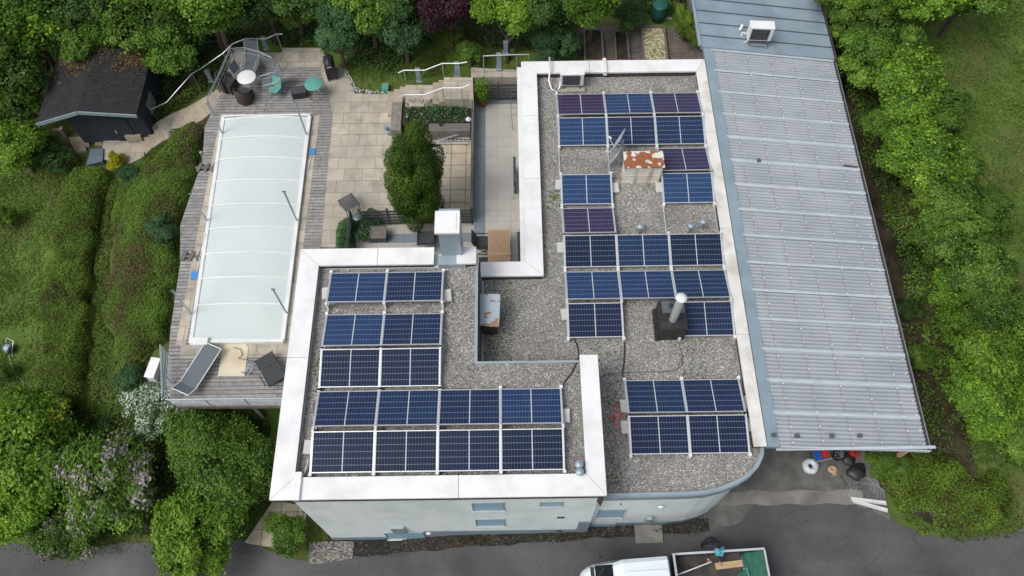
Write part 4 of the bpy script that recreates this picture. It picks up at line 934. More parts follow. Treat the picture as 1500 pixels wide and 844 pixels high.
# lower flight descending left: polyline centre with narrow treads
Lp = [((318,131),(333,150)),((309,137),(325,158)),((300,142),(313,163)),((290,148),(303,170)),((281,153),(296,176)),((272,158),(287,180)),((262,162),(278,186)),((252,166),(268,193)),((228,180),(244,204)),((221,186),(236,208)),((213,192),(228,214)),((206,197),(221,218)),((199,201),(214,226))]
T_ = thing('garden_steps', 'long flight of narrow beige steps descending left from the deck to the shed', 'steps', (-14, 22, 0))
z = ZP-.04; zl_ = lz+.02; nst = len(Lp)-1
for i in range(nst):
    zi = ZP-.06-(ZP-.06-zl_)*(i+ .5)/nst
    a, b = Lp[i]; c, d = Lp[i+1]
    MB().prism([tuple(P(*a, zi)[:2]), tuple(P(*b, zi)[:2]), tuple(P(*d, zi)[:2]), tuple(P(*c, zi)[:2])], zi-.8, zi).build('landing' if i == 7 else 'step', M['tile'] if i == 7 else M['step'], T_)
# ================================================================ SHED
zg = -.5; ze, zrg = 1.75, 2.35
SH = thing('garden_shed', 'dark timber garden shed with a shingled gable roof littered with dry needles', 'shed', (-16.9, 23, zg))
eL = P(55,174,ze-.1); rS = P(113,163,zrg); eR = P(200,167,ze+.35)
depth = 3.4; yS_ = rS.y; yN_ = yS_+depth
zL, zR = ze-.1, ze+.35
def rp(y): return [(eL.x, y, zL), (rS.x, y, zrg), (eR.x, y, zR)]
a, b = rp(yS_), rp(yN_); mb = MB()
for i in (0, 1):
    mb.add([a[i], a[i+1], b[i+1], b[i]]+[(v[0], v[1], v[2]-.1) for v in (a[i], a[i+1], b[i+1], b[i])], [(0,1,2,3),(4,7,6,5),(0,4,5,1),(1,5,6,2),(2,6,7,3),(3,7,4,0)])
mb.build('roof', M['roofshed'], SH)
mb = MB()
for i in (0, 1): mb.bar((a[i][0], yS_-.03, a[i][2]-.07), (a[i+1][0], yS_-.03, a[i+1][2]-.07), .04, .16)
mb.build('barge_board', M['gutter'], SH)
wx0, wx1 = eL.x+.9, eR.x-.25
MB().add([(wx0,yS_+.55,zg-.4),(wx1,yS_+.55,zg-.4),(wx1,yS_+.55,zR-.12),(rS.x,yS_+.55,zrg-.15),(wx0,yS_+.55,zL+.17)]+[(wx0,yN_-.2,zg-.4),(wx1,yN_-.2,zg-.4),(wx1,yN_-.2,zR-.12),(rS.x,yN_-.2,zrg-.15),(wx0,yN_-.2,zL+.17)],
  [(0,1,2,3,4),(9,8,7,6,5),(0,5,6,1),(1,6,7,2),(4,9,5,0),(2,7,8,3),(3,8,9,4)]).build('wall', M['shedwall'], SH)
dr = MB().box(wx1-1.5,wx1-.7,yS_+.52,yS_+.545,zg,zg+1.75).build('door', M['shedwall'], SH)
MB().box(wx1-1.42,wx1-1.36,yS_+.47,yS_+.52,zg+.85,zg+1.0).build('handle', M['steel'], dr)
MB().box(wx1,wx1+.04,yS_+1.3,yS_+2.0,zg+1.0,zg+1.7).build('window', M['steel'], SH)
# needle litter on the shed roof (stuff)
ps = []; ns = []
for _ in range(2600):
    x = random.uniform(eL.x+.2, eR.x-.05); y = yN_-.05-abs(random.gauss(0, .55))
    if vnoise(np.array([x]), np.array([y]), 2.2, 4)[0] < .42 and random.random() < .85: continue
    z = (zL+(x-eL.x)/(rS.x-eL.x)*(zrg-zL)) if x < rS.x else (zrg+(x-rS.x)/(eR.x-rS.x)*(zR-zrg))
    ps.append((x, y, z+.02)); ns.append((random.gauss(0,.3), random.gauss(0,.3), 1))
M['l_needle'] = leafmat('dry_needles', [(0,(.05,.035,.02)),(.5,(.10,.065,.03)),(1,(.17,.115,.055))], transl=.0)
o = bpy.data.objects.new('leaf_litter', leafmesh('leaf_litter', np.array(ps), unit(np.array(ns)), .10, rng.random(len(ps)), [M['l_needle']], .5)); COL.objects.link(o); o['kind'] = 'stuff'
# paving odds and ends by the shed
for i, (q, w) in enumerate([([(103,205),(120,203),(128,222),(112,226)],'large pale slab leaning'), ([(119,204),(128,202),(133,216),(125,218)],'narrow slab'), ([(142,203),(152,202),(151,215),(141,215)],'small square slab')]):
    pz = [G(a, b) for a, b in q]; zt = max(p.z for p in pz)+.10; tag(MB().prism([tuple(p[:2]) for p in pz], zt-.3, zt).build('stone_slab', M['step']), w+' lying on the soil in front of the shed', 'slab', 'loose slabs by the shed')
pz = [G(a, b, .25) for a, b in [(126,243),(133,219),(151,217),(150,236)]]; zt = max(p.z for p in pz); tag(MB().prism([tuple(p[:2]) for p in pz], zt-.3, zt).build('tarp', M['tarp']), 'grey-blue tarpaulin sheet beside the paved landing near the shed', 'tarpaulin')
p = G(97,199); tag(MB().box(p.x-.07,p.x+.07,p.y-.1,p.y+.1,p.z-.2,p.z+.5).box(p.x-.45,p.x-.07,p.y,p.y+.1,p.z+.3,p.z+.4).build('wooden_post', M['step']), 'short pale post with a crosspiece at the left front corner of the shed', 'post')
p = P(198,196,lz+.3); b_ = thing('wooden_box', 'small slatted wooden box at the right front corner of the shed', 'box', (p.x, p.y, lz)); MB().box(-.35,.3,-.25,.25,0,.42).build('body', M['step'], b_, False); MB().box(-.38,.33,-.03,.03,.42,.45).build('lid_bar', M['bark'], b_, False)
for px, py, r, w in [(83,228,.2,'leftmost'),(92,226,.16,'middle'),(100,222,.22,'rightmost')]:
    p = G(px, py); mb = MB(); mb.lathe([(0,-.1),(r,-.05),(r*1.05,r*.3),(r*.6,r*.75),(0,r*.85)], 7, 0, Matrix.Translation(p) @ Matrix.Rotation(px, 4, 'Z') @ Matrix.Scale(1.5, 4, (1,0,0))); tag(mb.build('boulder', M['stone']), '%s of three pale stones on the ground left of the shed slabs' % w, 'stone', 'stones by the shed')
# ================================================================ FENCES, TERRACE
def slat_fence(label, a, b, h, n, z0, posts_=3, m='black', over=0):
    a = Vector((*a, z0)); b = Vector((*b, z0)); t = thing('slat_fence', label, 'fence', tuple(a))
    for k in range(n): z = .12+(h-.18)*k/(n-1); MB().bar(a+Vector((0,0,z)), b+Vector((0,0,z)), .03, .095).build('slat', M[m], t)
    for k in range(posts_): p = a.lerp(b, k/(posts_-1)); MB().box(p.x-.04,p.x+.04,p.y+.02,p.y+.1,z0-.05,z0+h+.03).build('post', M[m], t)
    return t
fz = P(530,332,TZ); slat_fence('dark slatted fence between the terrace and the big lobed conifer', (P(531,333,TZ).x, 16.42), (-1.46, 16.42), .95, 5, TZ, 5, 'anth')
slat_fence('dark slatted fence at the far end of the narrow tiled terrace', (-1.25, 22.35), (.40, 22.35), .95, 5, TZ, 3, 'anth')
slat_fence('short dark slatted side fence by the clipped bush at the terrace end', (-5.92, 13.1), (-5.92, 16.4), .9, 5, TZ, 3, 'anth')
# low wall with thin rail between patio and terrace
t = thing('low_wall', 'narrow grey wall with a thin rail separating patio and tiled terrace', 'wall', (-1.5, 19, ZP))
MB().box(-1.52,-1.43,16.6,22.7,ZP-.1,ZP+.55).build('wall', M['plank'], t)
MB().tube([(-1.47,16.6,ZP+.9),(-1.47,22.6,ZP+.9)], .018, 6).build('rail', M['steel_d'], t)
for k in range(6): y = 16.7+k*1.16; MB().tube([(-1.47,y,ZP+.5),(-1.47,y,ZP+.9)], .016, 6).build('post', M['steel_d'], t)
# raised bed with sleepers
bz = ZP+.55
t = thing('raised_bed', 'planting bed edged by weathered grey sleepers between steps and patio', 'planting bed', (-3, 21, ZP))
q0 = P(632,193,bz); q1 = P(691,180,bz); yb0 = P(660,192,bz).y; yb1 = P(660,181,bz).y
MB().box(P(628,190,bz).x,-1.56,yb0,yb1,ZP-.3,bz).box(P(628,190,bz).x,-1.56,yb0+.15,yb1-.15,bz,bz+.012).build('sleepers', M['plank'], t)
ytop = P(640,152,bz).y
MB().box(P(588,170,bz).x,-1.56,yb1,ytop+.4,ZP-.3,bz-.06).build('bed_soil', M['soil'], t)
MB().box(P(575,170,bz).x-.05,P(588,170,bz).x,yb1-.3,ytop+.1,ZP-.3,bz+.02).build('stone_edge', M['stone'], t)
# ================================================================ TERRACE FURNITURE
def tbl_round(name, label, px, py, z, r, h, m, group=None, lm='steel'):
    c = P(px, py, z+h); t = thing(name, label, 'table', (c.x, c.y, z), 0, group)
    MB().lathe([(0,h-.03),(r-.02,h-.03),(r,h-.02),(r,h),(r-.02,h+.008),(0,h+.008)], 32, 0).build('table_top', M[m], t, False)
    for k in range(4):
        a = .6+k*math.pi/2; MB().tube([(math.cos(a)*r*.95, math.sin(a)*r*.95, 0), (math.cos(a)*r*.3, math.sin(a)*r*.3, h*.55), (math.cos(a+.4)*r*.5, math.sin(a+.4)*r*.5, h-.03)], .014, 6).build('leg', M[lm], t, False)
    return t
tbl_round('round_table', 'round white table in the railed corner of the deck', 361, 113, ZP, .38, .72, 'white')
tbl_round('round_table', 'round green folding table near the patio edge', 459, 123, ZP, .36, .70, 'teal', None, 'steel_d')
def armchair(label, px, py, rz, m, s=1.0, wick=True):
    c = P(px, py, ZP+.4); t = thing('wicker_armchair' if wick else 'armchair', label, 'armchair', (c.x, c.y, ZP), rz, 'chairs round the white table')
    MB().box(-.27,.27,-.27,.25,.1,.40).build('seat', M[m], t, False)
    MB().prism([(-.25,-.25),(.25,-.25),(.25,.2),(-.25,.2)], .40, .47).build('cushion', M['slingd'], t, False)
    bk = MB(); pr = [(math.cos(a)*.33, math.sin(a)*.36+.0) for a in np.linspace(-.15, math.pi+.15, 11)]; n_ = len(pr)
    hh = [.62,.66,.72,.8,.86,.88,.86,.8,.72,.66,.62]
    vs = [(x, y, .08) for x, y in pr]+[(x*1.08, y*1.08, h_) for (x, y), h_ in zip(pr, hh)]+[(x*.86, y*.86, .08) for x, y in pr]+[(x*.94, y*.94, h_) for (x, y), h_ in zip(pr, hh)]
    fs = []
    for i in range(n_-1): fs += [(i, i+1, n_+i+1, n_+i), (2*n_+i+1, 2*n_+i, 3*n_+i, 3*n_+i+1), (n_+i, n_+i+1, 3*n_+i+1, 3*n_+i)]
    fs += [(0, n_, 3*n_, 2*n_), (n_-1, 3*n_-1, 4*n_-1, 2*n_-1)]; bk.add(vs, fs, 0, None, True); bk.build('backrest', M[m], t, False)
    for x in (-.24,.24):
        for y in (-.23,.22): MB().box(x-.02,x+.02,y-.02,y+.02,0,.1).build('leg', M['black'], t, False)
    return t
armchair('dark brown wicker armchair left of the round white table', 333, 121, R_(70), 'wicker')
armchair('dark brown wicker armchair in front of the round white table', 357, 137, R_(165), 'wicker')
def sling(label, px, py, rz, m, L1=.55, L2=.75, ang=R_(58), w=.56, arms=True, z=ZP, name='garden_chair', cat='chair', frame='steel', seat=.42, group=None):
    c = P(px, py, z+seat); t = thing(name, label, cat, (c.x, c.y, z), rz, group)
    MB().add([(-w/2,-L1/2,seat+.03),(w/2,-L1/2,seat+.03),(w/2,L1/2,seat),(-w/2,L1/2,seat)]+[(-w/2,-L1/2,seat),(w/2,-L1/2,seat),(w/2,L1/2,seat-.03),(-w/2,L1/2,seat-.03)], [(0,1,2,3),(4,7,6,5),(0,4,5,1),(1,5,6,2),(2,6,7,3),(3,7,4,0)]).build('seat', M[m], t, False)
    y1 = L1/2+math.cos(ang)*L2; z1 = seat+math.sin(ang)*L2
    MB().add([(-w/2,L1/2,seat),(w/2,L1/2,seat),(w/2,y1,z1),(-w/2,y1,z1)]+[(-w/2,L1/2+.03,seat-.01),(w/2,L1/2+.03,seat-.01),(w/2,y1+.03,z1-.01),(-w/2,y1+.03,z1-.01)], [(0,1,2,3),(4,7,6,5),(0,4,5,1),(1,5,6,2),(2,6,7,3),(3,7,4,0)]).build('backrest', M[m], t, False)
    f = MB()
    for x in (-w/2, w/2): f.tube([(x,-L1/2,seat+.03),(x,L1/2,seat),(x,y1,z1)], .014, 6)
    f.build('frame', M[frame], t, False)
    for x in (-w/2, w/2):
        MB().tube([(x,-L1/2,seat+.02),(x,L1/2+.08,0)], .013, 6).build('leg', M[frame], t, False); MB().tube([(x,L1/2-.05,seat),(x,-L1/2-.05,0)], .013, 6).build('leg', M[frame], t, False)
        if arms: MB().tube([(x,-L1/2,seat),(x,-L1/2,seat+.22),(x,L1/2+.12,seat+.24)], .018, 6).build('armrest', M[frame], t, False)
    return t
sling('grey high-backed reclining chair behind the round white table', 367, 98, R_(-5), 'sling', .6, .85, R_(50), .58)
sling('small grey folding chair at the railing left of the white table', 352, 106, R_(60), 'sling', .38, .4, R_(70), .42, False)
sling('grey high-backed armchair right of the round white table', 394, 122, R_(-70), 'sling', .55, .7, R_(60), .56)
sling('green slatted folding chair between the armchairs and the black box', 402, 131, R_(-25), 'teal', .36, .42, R_(65), .40, False, frame='teal')
c = P(437,132,ZP+.35); t = thing('storage_box', 'black storage box on the deck beside the green table', 'box', (c.x, c.y, ZP), R_(8))
MB().box(-.29,.29,-.17,.17,0,.34).build('body', M['black'], t, False); MB().box(-.31,.31,-.19,.19,.34,.38).build('lid', M['anth'], t, False)
c = P(482,94,ZP+.6); t = thing('kettle_barbecue', 'black covered barbecue at the tree beside the lawn', 'barbecue', (c.x, c.y, ZP), R_(12))
MB().box(-.2,.2,-.36,.36,.12,.72).lathe([(.2,.72),(.21,.82),(.13,.93),(0,.96)], 16, 0, Matrix.Scale(1.75, 4, (0,1,0))).build('hood', M['black'], t, False)
MB().tube([(-.1,-.38,.8),(.1,-.38,.8)], .015, 6).build('handle', M['alu'], t, False)
for x in (-.17,.17): MB().tube([(x-.02,-.3,.07),(x+.02,-.3,.07)], .07, 12).build('wheel', M['black'], t, False)
# loungers and mats on the near deck
c = P(290,541,ZP+.32); t = thing('sun_lounger', 'grey sun lounger with a white frame at the left front corner of the deck', 'sun lounger', (c.x, c.y, ZP), R_(-24))
w = .31; pr = [(-.95,.50),(-.62,.30),(-.60,.30),(.95,.32)]
mb = MB(); vs = []
for y, z in pr: vs += [(-w,y,z),(w,y,z),(w,y,z-.02),(-w,y,z-.02)]
fs = [];
for i in range(3):
    for k in range(4): fs.append((i*4+k, i*4+(k+1)%4, (i+1)*4+(k+1)%4, (i+1)*4+k))
mb.add(vs, fs+[(3,2,1,0),(12,13,14,15)]); mb.build('sling_bed', M['sling'], t, False)
f = MB()
for x in (-w-.01, w+.01): f.tube([(x,y,z) for y, z in pr], .019, 6)
f.tube([(-w,-.95,.5),(w,-.95,.5)], .019, 6).tube([(-w,.95,.32),(w,.95,.32)], .019, 6); f.build('frame', M['white'], t, False)
for y in (-.5,.75): MB().tube([(-w,y,.3),(-w*.9,y-.08,0),(w*.9,y-.08,0),(w,y,.3)], .015, 6).build('leg', M['alu'], t, False)
c = P(397,541,ZP+.3); t = thing('deck_chair', 'dark folding lounger lying low beside the left-hand roof', 'deck chair', (c.x, c.y, ZP), R_(33))
MB().prism([(-.3,-.5),(.3,-.5),(.3,.12),(-.3,.12)], .26, .29).build('seat', M['slingd'], t, False)
MB().prism([(-.3,.14),(.3,.14),(.3,.58),(-.3,.58)], .29, .32).build('backrest', M['slingd'], t, False)
f = MB(); 
for x in (-.32,.32): f.tube([(x,-.55,.25),(x,.6,.31)], .016, 6)
f.tube([(-.42,-.45,.3),(-.42,.0,.34)], .018, 6).tube([(.42,-.45,.3),(.42,.0,.34)], .018, 6); f.build('frame', M['black'], t, False)
for y in (-.4,.35): MB().tube([(-.32,y,.28),(-.3,y,0),(.3,y,0),(.32,y,.28)], .014, 6).build('leg', M['black'], t, False)
mt = [tuple(P(a, b, ZP+.03)[:2]) for a, b in [(331,504),(359,504),(364,509),(358,551),(319,551),(326,510)]]
tag(MB().prism(mt, ZP+.005, ZP+.03).build('cream_mat', M['cream']), 'cream board lying flat on the deck between the two loungers', 'board')
sp = [P(342,509,ZP+.06),P(352,512,ZP+.1),P(355,520,ZP+.06),P(349,525,ZP+.06),P(362,527,ZP+.25),P(369,535,ZP+.2),P(362,547,ZP+.06),P(353,545,ZP+.06)]
tag(MB().tube(sp, .014, 6).build('hose', M['steel_d']), 'thin dark hose curling over the cream board', 'hose')
t = thing('folding_stool', 'small blue-grey stool frame at the right edge of the cream board', 'stool', tuple(P(367,542,ZP)))
MB().tube([P(364,548,ZP+.02),P(368,543,ZP+.4),P(370,532,ZP+.4),P(366,530,ZP+.02)], .03, 8).build('frame', M['gutter'], t)
MB().tube([P(358,547,ZP+.02),P(361,541,ZP+.35),P(364,530,ZP+.35),P(360,528,ZP+.02)], .018, 8).build('leg', M['steel'], t)
c = P(223,538,1.5); t = thing('pump_cabinet', 'white cabinet standing outside the left front corner of the deck', 'cabinet', (c.x, c.y, gz(c.x, c.y)), R_(-9)); g0 = gz(c.x, c.y)
MB().box(-.15,.15,-.36,.34,-.2,1.5-g0-.04).build('body', M['white'], t, False); MB().box(-.17,.17,-.38,.36,1.5-g0-.04,1.5-g0).build('lid', M['coping'], t, False)
# nets and boards by the pool
t = thing('pool_net', 'blue skimmer net with a thin pole right of the pool', 'pool net', tuple(P(457,222,ZP+.03)))
MB().prism([tuple(P(a,b,ZP+.05)[:2]) for a, b in [(453,217),(461,217),(462,226),(454,227)]], ZP+.02, ZP+.05).build('net', M['blue'], t)
MB().tube([P(456,227,ZP+.04), P(450,254,ZP+.04)], .012, 6).build('pole', M['white'], t)
t = thing('pool_net', 'blue skimmer net with a long pole leaning along the left side of the pool', 'pool net', tuple(P(286,404,ZP+.03)))
MB().prism([tuple(P(a,b,ZP+.05)[:2]) for a, b in [(280,398),(292,397),(293,408),(279,410)]], ZP+.02, ZP+.05).build('net', M['blue'], t)
MB().tube([P(288,398,ZP+.05), P(301,343,ZP+.16)], .014, 6).build('pole', M['white'], t)
for (px, py, w) in ((302,246,'far'), (280,376,'near')):
    c = P(px, py, ZP); t = thing('loose_boards', 'three grey boards over a gap at the %s left side of the deck' % w, 'boards', (c.x, c.y, ZP), 0, 'loose boards on the deck')
    MB().box(-.42,.42,-.05,.05,.005,.03).build('board', M['plank'], t, False)
    for x in (-.3,-.02,.26): MB().bar((x,-.2,.045),(x+.1,.2,.045),.12,.025).build('board', M['plank'], t, False)
    MB().box(-.34,.36,-.12,.12,.002,.004).build('gap', M['dark'], t, False)
# teapot-like grill rack on the patio
c = P(511,297,ZP+.4); t = thing('side_table', 'dark square wire table tilted near the clipped bush on the patio', 'table', (c.x, c.y, ZP), R_(35))
g = MB()
for k in range(8): y = -.27+k*.077; g.box(-.3,.3,y,y+.045,.40,.42)
g.box(-.3,-.27,-.29,.31,.39,.43).box(.27,.3,-.29,.31,.39,.43); g.build('slatted_top', M['anth'], t, False)
for x in (-.26,.26):
    for y in (-.25,.27): MB().tube([(x,y,.4),(x*1.1,y*1.1,0)], .012, 6).build('leg', M['black'], t, False)
c = P(523,317,TZ+1.15); t = thing('garden_lamp', 'round-topped grey lamp on a dark stand at the terrace corner', 'garden lamp', (c.x, c.y, TZ))
MB().lathe([(0,1.1),(.15,1.1),(.17,1.12),(.16,1.135),(0,1.14)], 20).build('lamp_head', M['steel_d'], t, False)
MB().tube([(0,0,0),(0,0,1.1)], .02, 8).build('pole', M['black'], t, False); MB().tube([(0,0,1.0),(.45,-.3,.0)], .016, 6).build('brace', M['black'], t, False)
def pot(name, label, px, py, z, r, h, m, leafkind, ph, pr, n=700, grassy=False, cat='potted plant'):
    c = P(px, py, z+h*.6); t = thing(name, label, cat, (c.x, c.y, z))
    MB().lathe([(0,0),(r*.7,0),(r,h),(r*1.05,h),(r*.92,h-.02),(0,h-.03)], 20).build('pot', M[m], t, False)
    q = rng.normal(size=(n, 3)); q = unit(q)*rng.uniform(.3, 1, n)[:, None]; q[:, 2] = np.abs(q[:, 2])
    cc = q*np.array([pr, pr, ph]); cc[:, 2] += h
    if grassy: cc[:, :2] *= (.4+.7*cc[:, 2:3]/ph)
    me = leafmesh('foliage', cc, unit(q+rng.normal(size=(n, 3))*.5), .11, rng.random(n)*.7+.2, [M[leafkind]], .28 if grassy else .5)
    o = bpy.data.objects.new('foliage', me); COL.objects.link(o); o.parent = t
    MB().tube([(0,0,h-.05),(0,0,h+ph*.5)], .02, 5).build('stem', M['bark'], t, False); return t
pot('potted_bamboo', 'tall pale bamboo in a round terracotta pot at the far terrace end', 707, 149, TZ, .19, .3, 'terra', 'l_bright', 1.35, .42, 1500, True)
pot('potted_palm', 'small green palm in a dark pot between lamp and grey stool', 534, 348, TZ, .14, .22, 'black', 'l_cool', .42, .34, 500, True)
pot('potted_plant', 'empty-looking small black pot on the sleepers', 645, 182, bz, .06, .14, 'black', 'l_dark', .06, .06, 40)
c = P(554,341,TZ+.4); t = thing('grey_stool', 'grey cubic stool on the terrace right of the potted palm', 'stool', (c.x, c.y, TZ))
MB().box(-.27,.27,-.2,.24,.05,.36).build('body', M['anth'], t, False); MB().box(-.3,.3,-.24,.27,.36,.42).build('top', M['plank'], t, False)
sling('black mesh reclining chair on the terrace left of the white chimney', 625, 348, R_(180), 'slingd', .5, .55, R_(55), .6, True, TZ, frame='black')
# dining table with chairs
za_ = TZ+.74; a, b = P(714,386,za_), P(748,336,za_)
t = thing('dining_table', 'slatted teak dining table on the terrace inside the court', 'table', ((a.x+b.x)/2, (a.y+b.y)/2, TZ)); w_, l_ = (b.x-a.x)/2, (b.y-a.y)/2
mb = MB(); nsl = 13
mb.box(-w_,w_,-l_,-l_+.07,.71,.745).box(-w_,w_,l_-.07,l_,.71,.745).box(-w_,w_,-.035-.3,.035-.3,.71,.745)
for k in range(nsl):
    x = -w_+.02+k*(2*w_-.04)/nsl; mb.box(x,x+.044,-l_+.07,-.335,.712,.74).box(x,x+.044,-.265,l_-.07,.712,.74)
M['teak'] = mat('teak', (.48,.33,.21), (.40,.26,.155), s=6, rough=.6, stretch=(8,1,8))
mb.build('table_top', M['teak'], t, False)
for x in (-w_+.08, w_-.08):
    for y in (-l_+.1, l_-.1): MB().box(x-.04,x+.04,y-.04,y+.04,0,.71).build('leg', M['teak'], t, False)
MB().box(-w_+.04,w_-.04,-l_+.06,l_-.06,.63,.70).build('apron', M['teak'], t, False)
sling('black mesh armchair left of the teak table, upper one', 708, 356, R_(90), 'slingd', .45, .55, R_(72), .52, True, TZ, frame='black', seat=.44, group='chairs at the teak table')
sling('black mesh armchair left of the teak table, mostly hidden by the coping', 706, 387, R_(90), 'slingd', .45, .5, R_(72), .52, True, TZ, frame='black', seat=.44, group='chairs at the teak table')
c = P(760,363,TZ+.6); t = thing('folded_parasol', 'dark folded parasol lying upright at the wall right of the teak table', 'parasol', (c.x-.0, c.y, TZ))
MB().tube([(0,-.7,.5),(0,.6,.7)], [.035,.055], 8).build('canopy', M['slingd'], t, False); MB().tube([(0,.6,.7),(.02,.75,.72)], .02, 8).build('pole', M['steel'], t, False)
c = P(755,255,TZ+.5); t = thing('leaning_panel', 'dark grey folded table leaning at the court wall', 'folding table', (c.x, c.y, TZ))
MB().box(-.08,.02,-.62,.55,.1,.85).build('table_top', M['anth'], t, False); MB().tube([(-.1,-.8,0),(-.05,-.7,.55),(-.05,-.2,.6)], .015, 6).build('leg', M['steel'], t, False)
c = P(751,155,TZ+.6); t = thing('drying_rack', 'thin wire drying rack at the far end of the court wall', 'drying rack', (c.x, c.y, TZ)); mb = MB()
for k in range(5): mb.tube([(-.05,-.7+k*.33,.9),(.2,-.7+k*.33,.9)], .008, 5)
mb.tube([(-.05,-.75,.9),(-.05,.75,.9)], .01, 5); mb.build('rack', M['steel_d'], t, False)
for y in (-.7,.7): MB().tube([(-.05,y,.9),(-.02,y,0)], .01, 5).build('leg', M['steel_d'], t, False)
# ladders below the sleepers
t = thing('ladder', 'aluminium ladder lying on the patio below the sleepers', 'ladder', tuple(P(663,207,ZP)))
A0, A1 = P(640,199,ZP+.12), P(688,203,ZP+.12); B0, B1 = P(640,210,ZP+.1), P(686,210,ZP+.1)
MB().bar(A0, A1, .06, .03).build('rail', M['alu'], t); MB().bar(B0, B1, .06, .03).build('rail', M['alu'], t)
mb = MB()
for k in range(8): f_ = .06+k*.125; mb.tube([A0.lerp(A1, f_), B0.lerp(B1, f_)], .014, 6)
mb.build('rungs', M['alu'], t)
tag(MB().bar(P(642,206,ZP+.3), P(682,194,ZP+.3), .05, .04).build('metal_bar', M['gutter']), 'pale metal bar lying across the ladder', 'bar')
c = P(686,172,bz+.15); t = thing('plastic_bag', 'white crumpled bag at the right end of the raised bed', 'bag', (c.x, c.y, bz)); MB().lathe([(0,0),(.13,.01),(.12,.06),(.07,.10),(.03,.15),(0,.14)], 6).build('bag', M['plastic_film'], t, False); MB().lathe([(0,.13),(.03,.17),(0,.18)], 7).build('knot', M['white'], t, False)
c = P(570,188,ZP+.3); t = thing('bucket', 'blue-white bucket beside the stone edge left of the conifer', 'bucket', (c.x, c.y, ZP)); MB().lathe([(0,0),(.13,0),(.17,.3),(.15,.3),(.12,.05),(0,.05)], 18).build('body', M['gutter'], t, False); MB().tube([(-.16,0,.3),(0,.05,.38),(.16,0,.3)], .008, 5).build('handle', M['steel'], t, False)
c = P(564,126,ZP+.2); t = thing('planter_box', 'small mint green box on the lawn by the upper steps', 'box', (c.x, c.y, ZP)); MB().box(-.12,.12,-.15,.15,0,.16).build('body', M['teal'], t, False); MB().box(-.13,.13,-.16,.16,.16,.19).build('lid', M['teal'], t, False)
# ================================================================ VEGETABLE GARDEN
VZ = 2.75
struct(MB().prism([tuple(P(a, b, VZ)[:2]) for a, b in [(846,38),(1020,36),(1034,92),(846,92)]], VZ-.9, VZ).build('paved_yard', M['pavers']))
def vbed(label, q, m, inner, zt=.22):
    c = P(*q[0], VZ); t = thing('vegetable_bed', label, 'garden bed', (c.x, c.y, VZ)); w = [P(a, b, VZ+zt) for a, b in q]
    cc = sum(w, Vector())/4
    for i in range(4): MB().bar(Vector((w[i].x, w[i].y, VZ+zt/2)), Vector((w[(i+1)%4].x, w[(i+1)%4].y, VZ+zt/2)), .07, zt).build('side_board', M['plank'], t)
    MB().prism([tuple((cc+(v-cc)*.95)[:2]) for v in w], VZ, VZ+zt-.07).build('soil', M[inner], t); return t
vbed('left timber-edged bed of dark soil behind the far parapet', [(857,88),(884,88),(881,43),(856,43)], 'plank', 'soil')
vbed('narrow timber-edged bed of dark soil, middle of three', [(903,88),(922,88),(918,44),(900,44)], 'plank', 'soil')
vbed('timber-edged bed covered with yellow straw', [(943,88),(978,88),(973,38),(940,38)], 'plank', 'straw')
t = thing('timber_post_fence', 'rusty post and grey boards at the left edge of the vegetable beds', 'fence', tuple(P(846,80,VZ))); MB().bar(P(848,86,VZ), P(846,40,VZ), .08, .5).build('board', M['terra'] if False else M['bark'], t); MB().tube([P(846,38,VZ), P(845,30,VZ+1)], .05, 8).build('post', M['bark'], t)
c = P(967,10,VZ+.7); t = thing('rain_barrel', 'round dark green water barrel at the far edge of the vegetable garden', 'barrel', (c.x, c.y, VZ)); M['barrel'] = flat('green_plastic', (.01,.09,.07), .4)
MB().lathe([(0,0),(.26,0),(.31,.4),(.29,.8)], 24).build('body', M['barrel'], t, False); MB().lathe([(0,.83),(.28,.83),(.31,.8),(.31,.78)], 24).build('lid', M['barrel'], t, False)
c = P(968,25,VZ+.2); t = thing('bucket', 'small bright red bucket below the green barrel', 'bucket', (c.x, c.y, VZ)); MB().lathe([(0,0),(.08,0),(.11,.2),(.1,.2),(.07,.03),(0,.03)], 16).build('body', M['red'], t, False); MB().tube([(-.1,0,.2),(0,.02,.27),(.1,0,.2)], .008, 5).build('handle', M['white'], t, False)
p = P(979,26,VZ+.05); tag(MB().box(p.x-.14,p.x+.14,p.y-.08,p.y+.08,VZ,VZ+.05).box(p.x-.1,p.x+.1,p.y-.05,p.y+.05,VZ+.05,VZ+.06).build('stone_slab', M['concrete']), 'small pale slab right of the red bucket', 'slab')
# ================================================================ HOSE REEL ON THE LAWN
p = G(18,514); t = thing('hose_reel', 'blue-grey hose reel on a wire stand on the left lawn', 'hose reel', (p.x, p.y, p.z), R_(-25)); 
Mr = Matrix.Translation((0,0,.24)) @ Matrix.Rotation(R_(90), 4, 'Y')
MB().lathe([(.05,-.14),(.2,-.14),(.2,-.12),(.14,-.12),(.14,.12),(.2,.12),(.2,.14),(.05,.14)], 20, 0, Mr).build('drum', M['steel_d'], t, False)
MB().lathe([(.14,-.11),(.185,-.1),(.17,-.05),(.185,0),(.17,.05),(.185,.1),(.14,.11)], 20, 0, Mr).build('wound_hose', M['gutter'], t, False)
MB().tube([(-.17,-.2,0),(-.17,0,.26),(-.17,.28,.5),(.17,.28,.5),(.17,0,.26),(.17,-.2,0)], .014, 6).build('stand', M['alu'], t, False)
hl = [G(a, b, .04) for a, b in [(13,520),(16,530),(19,540),(23,549),(31,556),(35,563),(35,572)]]; tag(MB().tube(hl, .013, 6).build('garden_hose', M['straw'] if False else M['concrete']), 'pale garden hose trailing from the reel over the lawn', 'hose')
